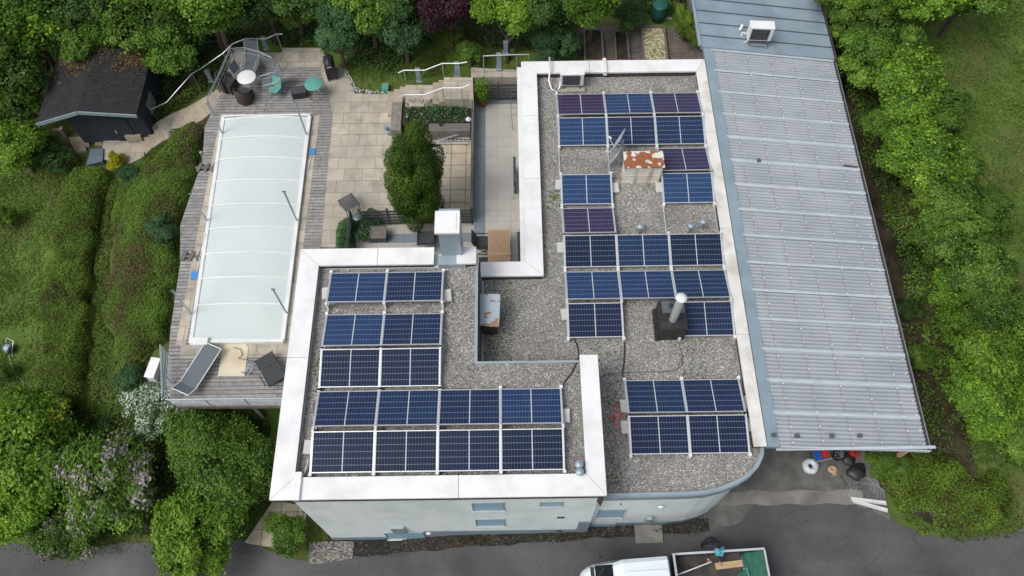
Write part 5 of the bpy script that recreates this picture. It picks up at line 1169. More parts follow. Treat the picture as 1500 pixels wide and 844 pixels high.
hl = [G(a, b, .04) for a, b in [(38,579),(40,583),(44,586),(50,586)]]; tag(MB().tube(hl, .014, 6).build('hose_piece', M['gutter']), 'short curved piece of pale hose in the grass', 'hose')
# ================================================================ FORECOURT CLUTTER
def gz_(p): return gz(p.x, p.y)+.035
p = G(1188,682,.25); z0 = gz(p.x, p.y)+.03; t = thing('cable_coil', 'plastic-wrapped white coil standing on the forecourt', 'coil', (p.x, p.y, z0))
pr = []; 
mb = MB(); 
Mr = Matrix.Translation((0,0,.13)) 
mb.lathe([(.07,.05),(.10,.12),(.17,.15),(.25,.10),(.28,0),(.24,-.12),(.1,-.13),(.07,-.05),(.07,.05)], 16, 0, Mr); o = mb.build('wrapping', M['plastic_film'], t, False)
for v in o.data.vertices:
    a = math.atan2(v.co.y, v.co.x); v.co.xy *= 1+.07*math.sin(a*8)+.04*math.sin(a*5+1)
MB().lathe([(0,.02),(.069,.02),(.069,.1)], 16).build('core', M['black'], t, False)
p = G(1220,690); z0 = gz_(p); t = thing('orange_wrapping', 'crumpled clear orange packaging with a small card on the asphalt', 'packaging', (p.x, p.y, z0)); M['orangefilm'] = mat('orange_film', (.5,.27,.15), (.62,.42,.3), s=20, rough=.3, bm=.6, bs=25)
mb = MB(); 
for k in range(9): a = k*.7; mb.lathe([(0,.01),(.08,.02),(.07,.07),(0,.11)], 6, 0, Matrix.Translation((math.cos(a)*.1-.03, math.sin(a)*.07+.04, 0)))
mb.build('film', M['orangefilm'], t, False); MB().box(-.06,.08,-.16,-.06,0,.012).build('card', M['wood'], t, False)
p = G(1202,668,.25); z0 = gz_(p); t = thing('toolbox', 'blue and red open toolbox at the front edge of the carport', 'toolbox', (p.x, p.y, z0), R_(12)); M['navy'] = flat('blue_lid', (.03,.10,.42), .35)
MB().box(-.25,.35,-.14,.22,0,.22).build('body', M['steel_d'], t, False); MB().box(-.2,.02,-.12,.2,.22,.26).build('lid', M['navy'], t, False); MB().box(.06,.3,-.1,.2,.22,.245).build('tray', M['red'], t, False); MB().box(-.27,.37,-.17,-.145,.15,.2).build('latch_strip', M['alu'], t, False)
p = G(1228,667,.2); z0 = gz_(p); t = thing('black_bucket', 'round black bucket full of tools beside the toolbox', 'bucket', (p.x, p.y, z0)); MB().lathe([(0,0),(.15,0),(.19,.25),(.2,.25),(.2,.23),(.16,.06),(0,.06)], 20).build('body', M['black'], t, False)
mb = MB(); 
for k in range(8): a = k*.8; mb.bar((math.cos(a)*.1, math.sin(a)*.1, .08), (math.cos(a+1)*.14, math.sin(a+1)*.14, .28), .025, .02)
mb.build('tools', M['steel'], t, False)
for (px, py, rx_, ry_, lab) in [(1243,672,.28,.22,'upper of two black rubbish bags at the planted mound'),(1256,690,.30,.33,'lower of two black rubbish bags at the planted mound')]:
    p = G(px, py, .15); z0 = gz_(p); t = thing('rubbish_bag', lab, 'bag', (p.x, p.y, z0), px, 'black rubbish bags'); mb = MB()
    mb.lathe([(0,0),(.9,.02),(1.0,.12),(.85,.26),(.45,.34),(.12,.40),(0,.38)], 14, 0, Matrix.Diagonal((rx_, ry_, .5, 1))); o = mb.build('sack', M['black'], t, False)
    for v in o.data.vertices: a = math.atan2(v.co.y, v.co.x); f_ = 1+.12*math.sin(a*5+v.co.z*14)+.10*math.sin(a*2+px)+.05*math.sin(a*11); v.co.x *= f_; v.co.y *= f_
    MB().lathe([(.03,.18),(.07,.25),(.02,.23)], 8).build('tied_neck', M['black'], t, False)
p = G(1252,664,.3); z0 = gz_(p); t = thing('red_canister', 'red canister above the rubbish bags at the roof edge', 'canister', (p.x, p.y, z0)); MB().box(-.13,.13,-.09,.09,0,.28).build('body', M['red'], t, False); MB().box(-.05,.06,-.02,.02,.28,.33).build('handle', M['black'], t, False)
for i, (a, b, lab) in enumerate([((1247,731),(1298,737),'upper of two white metal profiles lying crossed on the asphalt'),((1250,734),(1300,748),'lower of two white metal profiles lying crossed on the asphalt')]):
    A, B_ = G(*a, .06+.05*i), G(*b, .06+.05*i); t = thing('metal_profile', lab, 'profile', tuple(A), 0, 'white profiles on the asphalt'); MB().bar(A, B_, .13, .02).build('web', M['white'], t)
    d_ = (B_-A).normalized().cross(Vector((0,0,1)))*.06; MB().bar(A+d_+Vector((0,0,.02)), B_+d_+Vector((0,0,.02)), .015, .06).build('flange', M['white'], t)
cw = []
cc0 = G(1267,722)
for k in range(150):
    a = k*.31; r_ = .42+.12*math.sin(k*.23)+.05*math.sin(k*1.7); x = cc0.x+math.cos(a)*r_*1.05+.05*math.sin(k*.11); y = cc0.y+math.sin(a)*r_*.9
    cw.append((x, y, gz(x, y)+.05+.02*math.sin(k*.9)**2))
tag(MB().tube(cw, .006, 4).build('wire_coil', M['steel']), 'loose coil of thin grey wire around the white profiles', 'wire')
hl = [G(a, b, .05) for a, b in [(1231,696),(1236,704),(1241,712),(1243,718)]]; tag(MB().tube(hl, .014, 5).build('cable_piece', M['black']), 'short black cable piece on the asphalt above the wire coil', 'cable')
tag(MB().bar(G(1382,754,.42), G(1397,755,.42), .05, .02).build('white_strip', M['white']), 'small white strip lying on the planted mound', 'strip')
# ================================================================ TRUCK
gx = lambda x: gz(x, 3.5)+.035
M['bedfl'] = mat('worn_bed_floor', (.03,.026,.024), (.055,.047,.042), s=4, rough=.8, c3=(.09,.075,.06), s3=2.5)
xc0 = P(848,838,1.2).x; slope = math.atan2(gx(7.4)-gx(2.2), 5.2)
tr = thing('flatbed_truck', 'white crew-cab flatbed truck parked on the road with green netting over its bed', 'truck', (4.9, 3.2, gx(4.9)), 0); tr.rotation_euler = (0, -slope, R_(2.2))
bpy.context.view_layer.update(); Ti = tr.matrix_basis.inverted()
def loc(px, py, hgt):   # pixel at a height above the truck's own ground -> truck coordinates
    d = ray(px, py); o_ = Vector((0,0,CH)); a = Ti @ o_; b = (Ti.to_3x3() @ d); t_ = (hgt-a.z)/b.z; return a+b*t_
bw = loc(984,811,1.25); be = loc(1120,803,1.25); fc = loc(897,822,1.5)
yn = (bw.y+be.y)/2; yw = yn-2.06; bx0, bx1 = bw.x, be.x
cxr, cxf, cxn = loc(978,812,1.95).x, loc(900,822,2.0).x, loc(848,838,.9).x
yc_n, yc_s = yn-.05, yw+.05; ym = (yc_n+yc_s)/2
def loft(secs, mi=0, mb=None):
    """secs: list of (x, [ (y,z) ...]) cross sections"""
    mb = mb or MB(); n_ = len(secs[0][1]); vs = [(x, y, z) for x, s_ in secs for y, z in s_]; fs = []
    for i in range(len(secs)-1):
        for k in range(n_): fs.append((i*n_+k, i*n_+(k+1) % n_, (i+1)*n_+(k+1) % n_, (i+1)*n_+k))
    fs += [tuple(range(n_))[::-1], tuple((len(secs)-1)*n_+k for k in range(n_))]; mb.add(vs, fs, mi, None, False); return mb
def sec(w, zt, zb, ins_=.12, r=.1, wt=None):
    wt = wt or w-ins_; return [(ym-w, zb), (ym+w, zb), (ym+w, zb+(zt-zb)*.45), (ym+wt+.02, zt-r), (ym+wt-r, zt), (ym-wt+r, zt), (ym-wt-.02, zt-r), (ym-w, zb+(zt-zb)*.45)]
W2 = (yc_n-yc_s)/2
xf = cxf
mb = loft([(cxr, sec(W2*.97, 1.95, .45)), (cxr-.04, sec(W2*.99, 1.99, .42)), (xf+.25, sec(W2, 2.02, .42, .16)), (xf-.02, sec(W2*.98, 1.93, .42, .2)), (xf-.62, sec(W2*.95, 1.22, .42, .12, )), (cxn+.28, sec(W2*.88, 1.10, .42, .1)), (cxn+.06, sec(W2*.74, .92, .42, .08)), (cxn, sec(W2*.62, .70, .45, .06))])
cab = mb.build('cab', M['vanwhite'], tr, False)
def pln(x0, z0, w0, x1, z1, w1, dz=.012): return [(x0, ym-w0, z0+dz), (x0, ym+w0, z0+dz), (x1, ym+w1, z1+dz), (x1, ym-w1, z1+dz)]
MB().add(pln(xf-.07, 1.87, W2*.74, xf-.58, 1.29, W2*.82, .03), [(0,1,2,3)]).build('windscreen', M['glass_d'], tr, False)
for s_ in (1, -1):
    y0_ = ym+s_*(W2-.02); y1_ = ym+s_*(W2-.13)
    MB().add([(xf-.35,y0_+s_*.012,1.22),(cxr-.5,y0_+s_*.012,1.22),(cxr-.52,y1_+s_*.03,1.78),(xf+.05,y1_+s_*.03,1.78)], [(0,1,2,3)]).build('side_window', M['glass_d'], tr, False)
    mr = MB().box(xf-.42,xf-.30,ym+s_*(W2+.05),ym+s_*(W2+.25),1.2,1.5).build('mirror', M['black'], tr, False)
    MB().add([(cxn+.06,ym+s_*W2*.42,.86),(cxn+.3,ym+s_*W2*.60,1.02),(cxn+.34,ym+s_*W2*.84,1.0),(cxn+.14,ym+s_*W2*.73,.84)]+[(cxn+.03,ym+s_*W2*.42,.72),(cxn+.26,ym+s_*W2*.62,.78),(cxn+.3,ym+s_*W2*.9,.78),(cxn+.09,ym+s_*W2*.76,.72)], [(0,1,2,3),(0,4,5,1),(2,6,7,3),(3,7,4,0),(1,5,6,2)]).build('headlight', M['plastic_film'], tr, False)
    for xw in (cxn+.95, bx0+1.75):
        w_ = MB().lathe([(.0,-.11),(.2,-.11),(.33,-.10),(.35,-.06),(.35,.06),(.33,.10),(.2,.11),(0,.11)], 24, 0, Matrix.Translation((xw, ym+s_*(W2-.12), .35)) @ Matrix.Rotation(R_(90), 4, 'X')).build('wheel', M['black'], tr, False)
        MB().lathe([(0,0),(.19,.01),(.2,-.02)], 16, 0, Matrix.Translation((xw, ym+s_*(W2+.0), .35)) @ Matrix.Rotation(R_(-90*s_), 4, 'X')).build('rim', M['alu'], w_, False)
MB().box(cxn-.03,cxn+.1,ym-W2*.7,ym+W2*.7,.3,.5).build('bumper', M['black'], tr, False)
MB().box(cxr+.02,bx1-.05,ym-.4,ym+.4,.45,.7).build('chassis', M['black'], tr, False)
MB().box(xf-.72,xf-.60,ym-W2*.80,ym+W2*.80,1.215,1.245).build('cowl', M['black'], tr, False)
for yy in (ym-.35,ym+.3): MB().bar((xf-.62,yy,1.27),(xf-.32,yy+.38,1.62),.02,.02).build('wiper', M['black'], tr, False)
MB().box(cxn+.02,xf-.74,ym-.31,ym-.30,1.10,1.20).box(cxn+.02,xf-.74,ym+.30,ym+.31,1.10,1.20).build('bonnet_crease', M['bluegrey'], tr, False)
MB().box(cxr-.01,cxr+.015,ym-W2*.75,ym+W2*.75,1.25,1.8).build('rear_window', M['glass_d'], tr, False)
for s_ in (1,-1):
    for xx in (xf-.42, xf+.52): MB().box(xx-.008,xx+.008,ym+s_*(W2-.01)-.012,ym+s_*(W2-.01)+.012,.55,1.25).build('door_gap', M['black'], tr, False)
    MB().box(xf+.3,xf+.45,ym+s_*(W2+.0)-.02,ym+s_*(W2+.0)+.02,1.08,1.12).build('door_handle', M['black'], tr, False)
for yy in (ym-.45,ym,ym+.45): MB().box(xf+.35,cxr-.1,yy-.012,yy+.012,2.0,2.045).build('roof_rib', M['vanwhite'], tr, False)
MB().box(bx0,bx1,yw,yn,.72,.80).build('bed_floor', M['bedfl'], tr, False)
M['bedin'] = mat('dark_bed_side', (.03,.035,.045), (.05,.055,.07), s=5, rough=.6)
MB().box(bx0,bx1,yn-.03,yn,.80,1.22).box(bx0,bx1,yw,yw+.03,.80,1.22).build('side_board', M['bedin'], tr, False)
MB().box(bx1-.03,bx1,yw+.03,yn-.03,.80,1.22).build('tailgate', M['bedin'], tr, False); MB().box(bx0,bx0+.04,yw+.03,yn-.03,.80,1.5).build('headboard', M['bedin'], tr, False)
MB().box(bx0,bx1,yn-.05,yn+.015,1.22,1.25).box(bx0,bx1,yw-.015,yw+.05,1.22,1.25).box(bx1-.045,bx1+.015,yw+.05,yn-.05,1.22,1.25).box(bx0-.02,bx0+.05,yw+.05,yn-.05,1.5,1.53).build('top_rail', M['alu'], tr, False)
# net over the rear of the bed
nx0 = loc(1083,812,1.0).x; vs = []; nn = 14
for i in range(nn+1):
    for j in range(nn+1): x = nx0+(bx1-.05-nx0)*i/nn+(.25*math.sin(j*.6) if i == 0 else 0); y = yw+.05+(yn-yw-.1)*j/nn; vs.append((x, y, .84+.36*(i/nn)**2+.04*math.sin(i*1.3+j*.9)))
mb = MB(); mb.add(vs, [(i*(nn+1)+j, (i+1)*(nn+1)+j, (i+1)*(nn+1)+j+1, i*(nn+1)+j+1) for i in range(nn) for j in range(nn)], 0, None, True)
net = mb.build('netting', M['mesh_g'], None); 
def rest(o, label, cat, name=None): o.matrix_world = tr.matrix_basis.copy(); return tag(o, label, cat)
rest(net, 'dark green netting spread over the rear of the truck bed', 'netting')
a, b = loc(1048,830,.9), loc(1088,825,.9); rest(MB().bar(a, b, .2, .03).bar(a+Vector((0,-.05,.02)), b+Vector((0,-.05,.02)), .1, .02).build('plywood_board', M['wood']), 'light brown plywood board lying in the truck bed', 'board')
a, b = loc(993,842,1.0), loc(1042,823,1.15); rest(MB().tube([a, b], .025, 8).build('metal_tube', M['alu']), 'thin silver tube lying diagonally in the truck bed', 'tube')
a = [loc(1088,833,1.0), loc(1094,832,1.05), loc(1097,844,1.0)]; rest(MB().tube(a, .018, 6).build('teal_frame', M['teal']), 'thin teal metal frame corner in the truck bed', 'frame')
# ================================================================ PERSON leaning over the bed side
pb = tr.matrix_basis @ Vector((loc(1043,803,1.2).x, yn, 0)); px_, py_ = pb.x, pb.y+.28; pz_ = gz(px_, py_)+.036
PE = thing('person', 'person in dark clothes and a turquoise cap leaning over the truck bed side', 'person', (px_, py_, pz_))
def skin(name, verts, edges_, radii, m, parent, lv=2):
    me = bpy.data.meshes.new(name); me.from_pydata(verts, edges_, []); o = bpy.data.objects.new(name, me); COL.objects.link(o); o.parent = parent
    o.modifiers.new('s', 'SKIN'); sv = me.skin_vertices[0].data if me.skin_vertices else None
    if sv is None: me.skin_vertices.new() if hasattr(me.skin_vertices, 'new') else None; sv = me.skin_vertices[0].data
    for i, r in enumerate(radii): sv[i].radius = (r, r) if not isinstance(r, tuple) else r; sv[i].use_root = (i == 0)
    sb = o.modifiers.new('u', 'SUBSURF'); sb.levels = lv; sb.render_levels = lv; me.materials.append(m)
    return o
J = [(0,.12,.92),(0,.02,1.12),(0,-.14,1.32),(0,-.2,1.40),(0,-.26,1.47),
     (-.1,.13,.88),(-.12,.10,.48),(-.13,.16,.09),(-.14,.02,.04),(.1,.13,.88),(.12,.08,.48),(.13,.20,.09),(.14,.06,.04),
     (-.18,-.14,1.33),(-.26,-.22,1.1),(-.2,-.42,1.0),(.18,-.14,1.33),(.26,-.28,1.12),(.18,-.5,1.0)]
Ed = [(0,1),(1,2),(2,3),(3,4),(0,5),(5,6),(6,7),(7,8),(0,9),(9,10),(10,11),(11,12),(2,13),(13,14),(14,15),(2,16),(16,17),(17,18)]
Rd = [(.15,.11),(.145,.105),(.16,.11),.062,.055,.095,.065,.048,.04,.095,.065,.048,.04,.07,.05,.04,.07,.05,.04]
skin('body', J, Ed, Rd, M['cloth'], PE)
hd = MB().lathe([(0,-.12),(.05,-.11),(.078,-.05),(.088,.02),(.08,.08),(.045,.115),(0,.122)], 20, 0, Matrix.Translation((0,-.33,1.54)) @ Matrix.Rotation(R_(35), 4, 'X'))
hd.lathe([(0,-.012),(.012,0),(0,.02)], 8, 0, Matrix.Translation((0,-.425,1.49))).lathe([(0,-.01),(.02,0),(0,.01)], 8, 0, Matrix.Translation((.088,-.32,1.53)) ).lathe([(0,-.01),(.02,0),(0,.01)], 8, 0, Matrix.Translation((-.088,-.32,1.53)))
hd.build('head', M['skin'], PE, False)
cp = MB().lathe([(.094,.03),(.092,.07),(.07,.115),(.03,.135),(0,.138)], 20, 0, Matrix.Translation((0,-.33,1.54)) @ Matrix.Rotation(R_(35), 4, 'X')); cp.prism([(-.07,-.48),(.07,-.48),(.085,-.38),(-.085,-.38)], 1.555, 1.57); cp.build('cap', M['cyan'], PE, False)
skin('sleeve', [(.19,-.15,1.34),(.265,-.28,1.13),(.21,-.42,1.05)], [(0,1),(1,2)], [.078,.062,.056], M['cyan'], PE)
for sx_, (hx, hy, hz2) in ((-1, (-.19,-.46,.99)), (1, (.17,-.55,.99))):
    V_ = [(hx,hy,hz2),(hx,hy-.07,hz2-.01)]; E_ = [(0,1)]; Rr = [.03,.034]
    o = skin('hand', V_, E_, Rr, M['skin'], PE, 2)
    for k in range(4):
        fx_ = hx+(-.03+k*.02); l = [.065,.078,.074,.056][k]
        skin('finger', [(fx_,hy-.08,hz2-.01),(fx_,hy-.08-l*.6,hz2-.015),(fx_,hy-.08-l,hz2-.04)], [(0,1),(1,2)], [.010,.009,.008], M['skin'], o, 1)
    skin('thumb', [(hx-sx_*.03,hy-.03,hz2-.005),(hx-sx_*.06,hy-.06,hz2-.015),(hx-sx_*.062,hy-.09,hz2-.025)], [(0,1),(1,2)], [.013,.011,.009], M['skin'], o, 1)
# ================================================================ VEGETATION
TL_ = 'trees and shrubs behind the garden'
# ( px, py, rx, ry, rz, ch, kind, var, label )
trees = [
 (45,50,2.0,1.9,1.8,2.6,'bright',0,'bright green tree at the far left corner above the shed'),
 (10,120,1.7,1.7,1.7,2.2,'mid',0,'mid green tree at the left edge beside the shed roof'),
 (25,225,1.35,1.3,1.3,1.3,'bright',1,'bright green rounded shrub at the left edge below the shed'),
 (120,15,1.9,1.7,1.8,2.8,'dark',0,'dark green tree directly behind the shed ridge'),
 (150,62,1.5,1.2,1.2,2.0,'mid',1,'mid green shrub hanging over the far edge of the shed roof'),
 (215,30,1.8,1.5,1.8,3.0,'mid',0,'mid green tree behind the right corner of the shed'),
 (260,75,1.3,1.2,1.3,1.9,'mid',2,'leafy shrub right of the shed roof above the dark gap'),
 (305,5,1.9,1.6,1.7,3.2,'bright',2,'tallest yellow-green tree in the middle of the far left row'),
 (290,-12,1.8,1.6,1.8,3.6,'bright',0,'yellow-green tree at the top edge behind the tallest one'),
 (385,0,1.7,1.5,1.5,2.4,'dark',1,'dark green tree behind the long bent handrail'),
 (432,18,1.4,1.1,1.2,1.5,'olive',0,'olive green shrub behind the round white table corner'),
 (455,-8,1.6,1.5,1.6,2.4,'dark',0,'dark tree at the top edge left of the tree by the barbecue'),
 (490,45,1.0,.9,1.05,2.2,'cool',0,'cool green small tree beside the black barbecue'),
 (540,22,1.5,1.4,1.5,2.2,'mid',1,'mid green tree right of the tree by the barbecue'),
 (590,45,1.1,1.0,1.3,1.8,'cool',1,'loose green shrub at the far edge of the small lawn'),
 (598,-5,1.5,1.4,1.5,2.4,'dark',1,'dark green tree at the top edge left of the purple one'),
 (657,12,1.35,1.2,1.3,2.2,'purple',0,'dark purple-leaved tree at the far edge'),
 (688,80,.55,.5,.5,.7,'mid',3,'small green shrub above the straight handrail'),
 (660,52,.6,.5,.5,.6,'olive',1,'low olive shrub below the purple tree'),
 (742,28,1.35,1.25,1.35,2.3,'bright',1,'yellow-green round tree right of the purple tree'),
 (812,68,1.0,.8,.8,1.2,'cool',2,'dense cool green bush behind the far left roof corner'),
 (798,12,1.2,1.1,1.3,2.2,'dark',0,'dark tree between the yellow-green tree and the vegetable beds'),
 (868,2,1.5,1.2,1.3,2.4,'bright',0,'bright green tree overhanging the left vegetable beds'),
 (925,26,.9,.6,.5,.6,'dark',1,'dark low shrub between the straw bed and the barrel'),
]
right = [
 (1228,8,1.2,1.1,1.2,2.0,'bright',1,'bright green tree at the top edge beside the metal roof'),
 (1262,40,1.3,1.2,1.2,1.6,'mid',0,'mid green hedge tree beside the air conditioner roof end'),
 (1275,92,1.25,1.2,1.1,1.5,'mid',2,'mid green hedge tree, second along the metal roof'),
 (1318,142,1.7,1.5,1.4,1.8,'bright',2,'large bright hedge tree with a broad flat crown near the roof corner'),
 (1300,190,1.0,.9,.9,1.3,'mid',1,'smaller hedge tree below the large bright one'),
 (1370,168,1.1,1.0,1.0,1.2,'mid',3,'hedge tree on the lawn side of the large bright one'),
 (1345,244,1.5,1.3,1.2,1.6,'bright',0,'bright hedge tree halfway along the corrugated roof'),
 (1402,238,.9,.8,.7,.8,'mid',0,'greyish loose shrub on the lawn side halfway along the hedge'),
 (1350,285,1.0,.9,.9,1.3,'bright',1,'yellow-green hedge tree just below the halfway point'),
 (1385,322,1.3,1.2,1.1,1.5,'mid',1,'cool green hedge tree in the lower half of the hedge'),
 (1440,318,1.0,.9,.7,.8,'mid',2,'pale twiggy shrub on the lawn side in the lower half of the hedge'),
 (1372,362,.9,.9,.9,1.2,'mid',0,'small mid green hedge tree beside the strip of bare soil'),
 (1418,388,1.4,1.3,1.2,1.5,'mid',2,'broad mid green hedge tree in the lower half'),
 (1395,425,.9,.9,.9,1.3,'bright',0,'small yellow-green hedge tree at the soil strip'),
 (1445,450,1.3,1.2,1.1,1.4,'mid',1,'mid green hedge tree near the right edge'),
 (1405,480,.9,.9,.8,1.2,'bright',2,'bright hedge tree leaning over the soil strip'),
 (1445,520,1.4,1.2,1.2,1.5,'bright',1,'large bright hedge tree near the right edge'),
 (1490,560,1.1,1.1,1.1,1.3,'bright',0,'bright hedge tree cut by the right edge'),
 (1432,590,1.5,1.3,1.2,1.5,'bright',2,'lowest large bright hedge tree above the planted mound'),
 (1488,630,1.0,1.0,.9,1.1,'mid',0,'mid green shrub at the right edge beside the planted mound'),
 (1345,8,1.5,1.3,1.4,2.2,'bright',0,'bright overhanging tree at the top edge above the right lawn'),
 (1415,-8,1.5,1.3,1.4,2.2,'mid',1,'mid green tree at the top edge above the right lawn'),
 (1320,70,.9,.9,.9,1.2,'mid',0,'hedge tree tucked behind the second one along the metal roof'),
 (1345,525,.55,.5,.45,.45,'mid',3,'small green bush on the bare soil beside the corrugated roof'),
 (1330,455,.45,.4,.35,.3,'dark',1,'small dark bush on the bare soil, upper one'),
]
low_ = [
 (50,665,2.1,1.9,1.6,1.5,'yellowmix',0,'big light green shrub dotted with yellow blossom at the left edge'),
 (20,745,1.4,1.3,1.1,1.2,'bright',1,'light green shrub in the lower left corner by the road'),
 (160,705,2.1,1.6,1.4,1.5,'lilac',0,'large lilac bush with faded pink flower heads'),
 (100,775,1.3,1.0,.9,1.0,'lilac',1,'lower lilac bush reaching over the road edge'),
 (292,768,1.75,1.3,1.2,1.3,'bright',3,'light green rounded tree at the road between lilac and house'),
 (322,672,1.95,1.35,1.2,1.4,'fine',0,'fine-leaved green tree in front of the deck'),
 (378,690,1.0,1.1,1.0,1.2,'mid',2,'mid green tree close to the white coping of the left-hand roof'),
 (246,592,1.15,1.05,.85,1.0,'spirea',0,'round bush covered with white blossom at the deck corner'),
 (425,783,.75,.65,.6,.6,'mid',1,'small clipped green bush at the house corner by the road'),
 (150,640,.55,.5,.5,.5,'dark',0,'small dark blue-green conifer bush above the lilac'),
 (195,560,.6,.6,.5,.45,'cool',1,'low shrub beside the white blossoming bush'),
 (8,320,.5,.5,.4,.5,'bright',0,'small bright shrub at the left edge of the lawn'),
 (240,340,.55,.6,.45,.45,'cool',2,'round light green shrub on the bank beside the deck'),
 (4,548,.45,.45,.35,.4,'bright',2,'small bright shrub below the hose reel at the left edge'),
 (172,238,.42,.32,.28,.3,'yellow',0,'small bright yellow flowering bush beside the paved landing'),
 (190,262,.55,.5,.4,.35,'cool',0,'low leafy shrub below the yellow bush'),
 (70,232,1.0,.8,.7,.6,'dark',1,'dark shrub in front of the left side of the shed'),
 (1290,680,.75,.6,.55,.55,'mid',1,'green bush under the front right corner of the corrugated roof'),
 (1316,672,.35,.3,.35,.5,'orange',0,'russet bush beside the green bush at the carport corner'),
 (1004,45,.34,1.1,.8,.8,'olive',2,'narrow yellow-green bush along the left edge of the metal roof'),
]
for l, grp in ((trees, TL_), (right, 'trees of the hedge along the corrugated roof'), (low_, None)):
    for px, py, rx, ry_, rz, ch, kd, var, lab in l:
        nm = 'shrub' if ('shrub' in lab or 'bush' in lab) else 'broadleaf_tree'
        kd2 = {'olive': 'olive'}.get(kd, kd)
        tree(px, py, rx, ry_, rz, ch, kd2, lab, nm, 'shrub' if nm == 'shrub' else 'tree', grp, var, base=(VZ if px == 1015 else None))
# the big lobed conifer: upright lobes of fine twigs
def lobed(parent, lobes, n, size, m, seed=3):
    g = np.random.default_rng(seed); C = []; Nn = []; T = []
    for (x, y, z, r, h) in lobes:
        k = int(n*(r*h)); u = unit(g.normal(size=(k, 3))); w = 1+.10*np.sin(u[:, 0]*11+x*9)*np.sin(u[:, 2]*9+y*7)+.06*np.sin(u[:, 1]*17+z)
        c = np.stack([x+u[:, 0]*r*w, y+u[:, 1]*r*w, z+u[:, 2]*h*w], 1)+u*g.normal(0, .03, k)[:, None]
        C.append(c); nn = u+g.normal(size=(k, 3))*.4; nn[:, 2] += .3; Nn.append(unit(nn)); T.append(g.normal(.42, .15)+.3*(vnoise(c[:, 0]+u[:, 2], c[:, 1]+c[:, 2], 3.2, 2)-.4)+g.normal(0, .16, k))
    me = leafmesh('crown', np.concatenate(C), np.concatenate(Nn), size, np.concatenate(T), [m], .45); o = bpy.data.objects.new('crown', me); COL.objects.link(o); o.parent = parent; return o
cb = P(622, 322, ZP); t = thing('conifer', 'tall dark conifer of several bulging upright lobes on the patio behind the slatted fence', 'tree', (cb.x, cb.y+.15, ZP))
def lobe_at(px, py, z, r, h):
    p = P(px, py, ZP+z); return (p.x-cb.x, p.y-cb.y-.15, z, r, h)
lobes = []
for li_, (z, n_, rr_, r_, h_) in enumerate([(1.0,7,.60,.36,.42),(1.55,7,.74,.37,.55),(2.2,7,.76,.38,.6),(2.85,7,.72,.37,.62),(3.45,6,.62,.36,.6),(3.9,5,.42,.34,.5),(4.2,3,.2,.3,.45)]):
    cpx = (612-(z-1.0)*2.2, 300-(z-1.0)*29.5); cx0, cy0 = lobe_at(cpx[0], cpx[1], z, 0, 0)[:2]
    for k in range(n_):
        a = k*2*math.pi/n_+li_*.55+random.uniform(-.2,.2); lobes.append((cx0+math.cos(a)*rr_*random.uniform(.7,1.28), cy0+math.sin(a)*rr_*.9*random.uniform(.7,1.25), z+random.uniform(-.3,.3), r_*random.uniform(.6,1.1), h_*random.uniform(.85,1.15)))
    if n_ > 4: lobes.append((cx0, cy0, z, rr_*.6, h_))
lobed(t, lobes, 11000, .06, M['l_cypress'])
mb = MB(); mb.tube([(0,0,-.1),(0,0,1.2),(-.1,.1,2.8),(-.2,.2,3.8)], [.14,.12,.08,.03], 8); 
for l in lobes[::5]: mb.tube([(0,.02,.9),(l[0]*.5,l[1]*.5,.4+l[2]*.4),(l[0],l[1],l[2])], [.06,.045,.02], 6)
mb.build('trunk', M['bark'], t, False)
# clipped bush at the terrace
def tg(o, lab, cat, grp=None, kind=None): return tag(o, lab, cat, grp, kind)
wq = [tuple(P(a, b, ZP+.6)[:2]) for a, b in [(486,332),(492,318),(505,311),(520,302),(545,299),(560,308),(562,317),(528,320),(520,332),(520,362),(486,362)]]
tg(bank('clipped_bush', None, .65, .055, 2600, M['l_cool'], world=wq, zf=ZP, edge=.4, seed=3, lump=.25), 'dense green clipped bush wrapping the terrace corner by the grey lamp', 'bush')
# planting in the raised bed
wq = [(P(590,170,bz).x, yb1+.02), (-1.6, yb1+.02), (-1.6, ytop+.3), (P(590,170,bz).x, ytop+.3)]
tg(bank('bed_plants', None, .24, .10, 260, M['l_cool'], world=wq, zf=bz-.08, edge=.2, seed=8, lump=.9, flower=M['l_white'], ff=.05), None, None, None, 'stuff')
# mats of ground cover on the left slope
hb = [(108,248),(150,244),(160,262),(150,310),(140,360),(134,420),(130,480),(128,540),(118,590),(88,628),(62,610),(56,560),(58,500),(62,440),(72,370),(88,300)]
tg(bank('low_hedge', hb, .65, .062, 2300, M['l_olive'], hpx=.3, seed=12, edge=.45, lump=.15, patch=.3), 'long low clipped olive-green hedge running down the left slope', 'hedge')
hb2 = [(176,262),(205,232),(240,205),(285,178),(305,160),(299,190),(294,240),(283,265),(262,318),(261,385),(248,470),(243,500),(222,512),(212,530),(196,548),(180,540),(160,500),(150,455),(162,400),(160,340),(168,300)]
tg(bank('ground_cover_bank', hb2, .5, .062, 2300, M['l_olive2'], hpx=.25, seed=17, edge=.5, lump=.35, patch=.55), 'broad mottled bank of low shrubs between hedge path and deck', 'hedge')
tg(bank('slope_herbs', [(150,265),(175,262),(166,310),(160,360),(158,420),(150,460),(165,510),(190,550),(215,560),(200,600),(150,610),(125,600),(132,540),(134,480),(138,420),(145,350),(152,300)], .16, .085, 700, M['l_grass'], hpx=.1, seed=22, edge=.3, lump=.8), None, None, None, 'stuff')
tg(bank('slope_herbs', [(120,600),(200,585),(260,640),(230,680),(160,660),(120,650),(60,640)], .35, .08, 700, M['l_mid'], hpx=.1, seed=23, edge=.5, lump=.9), None, None, None, 'stuff')
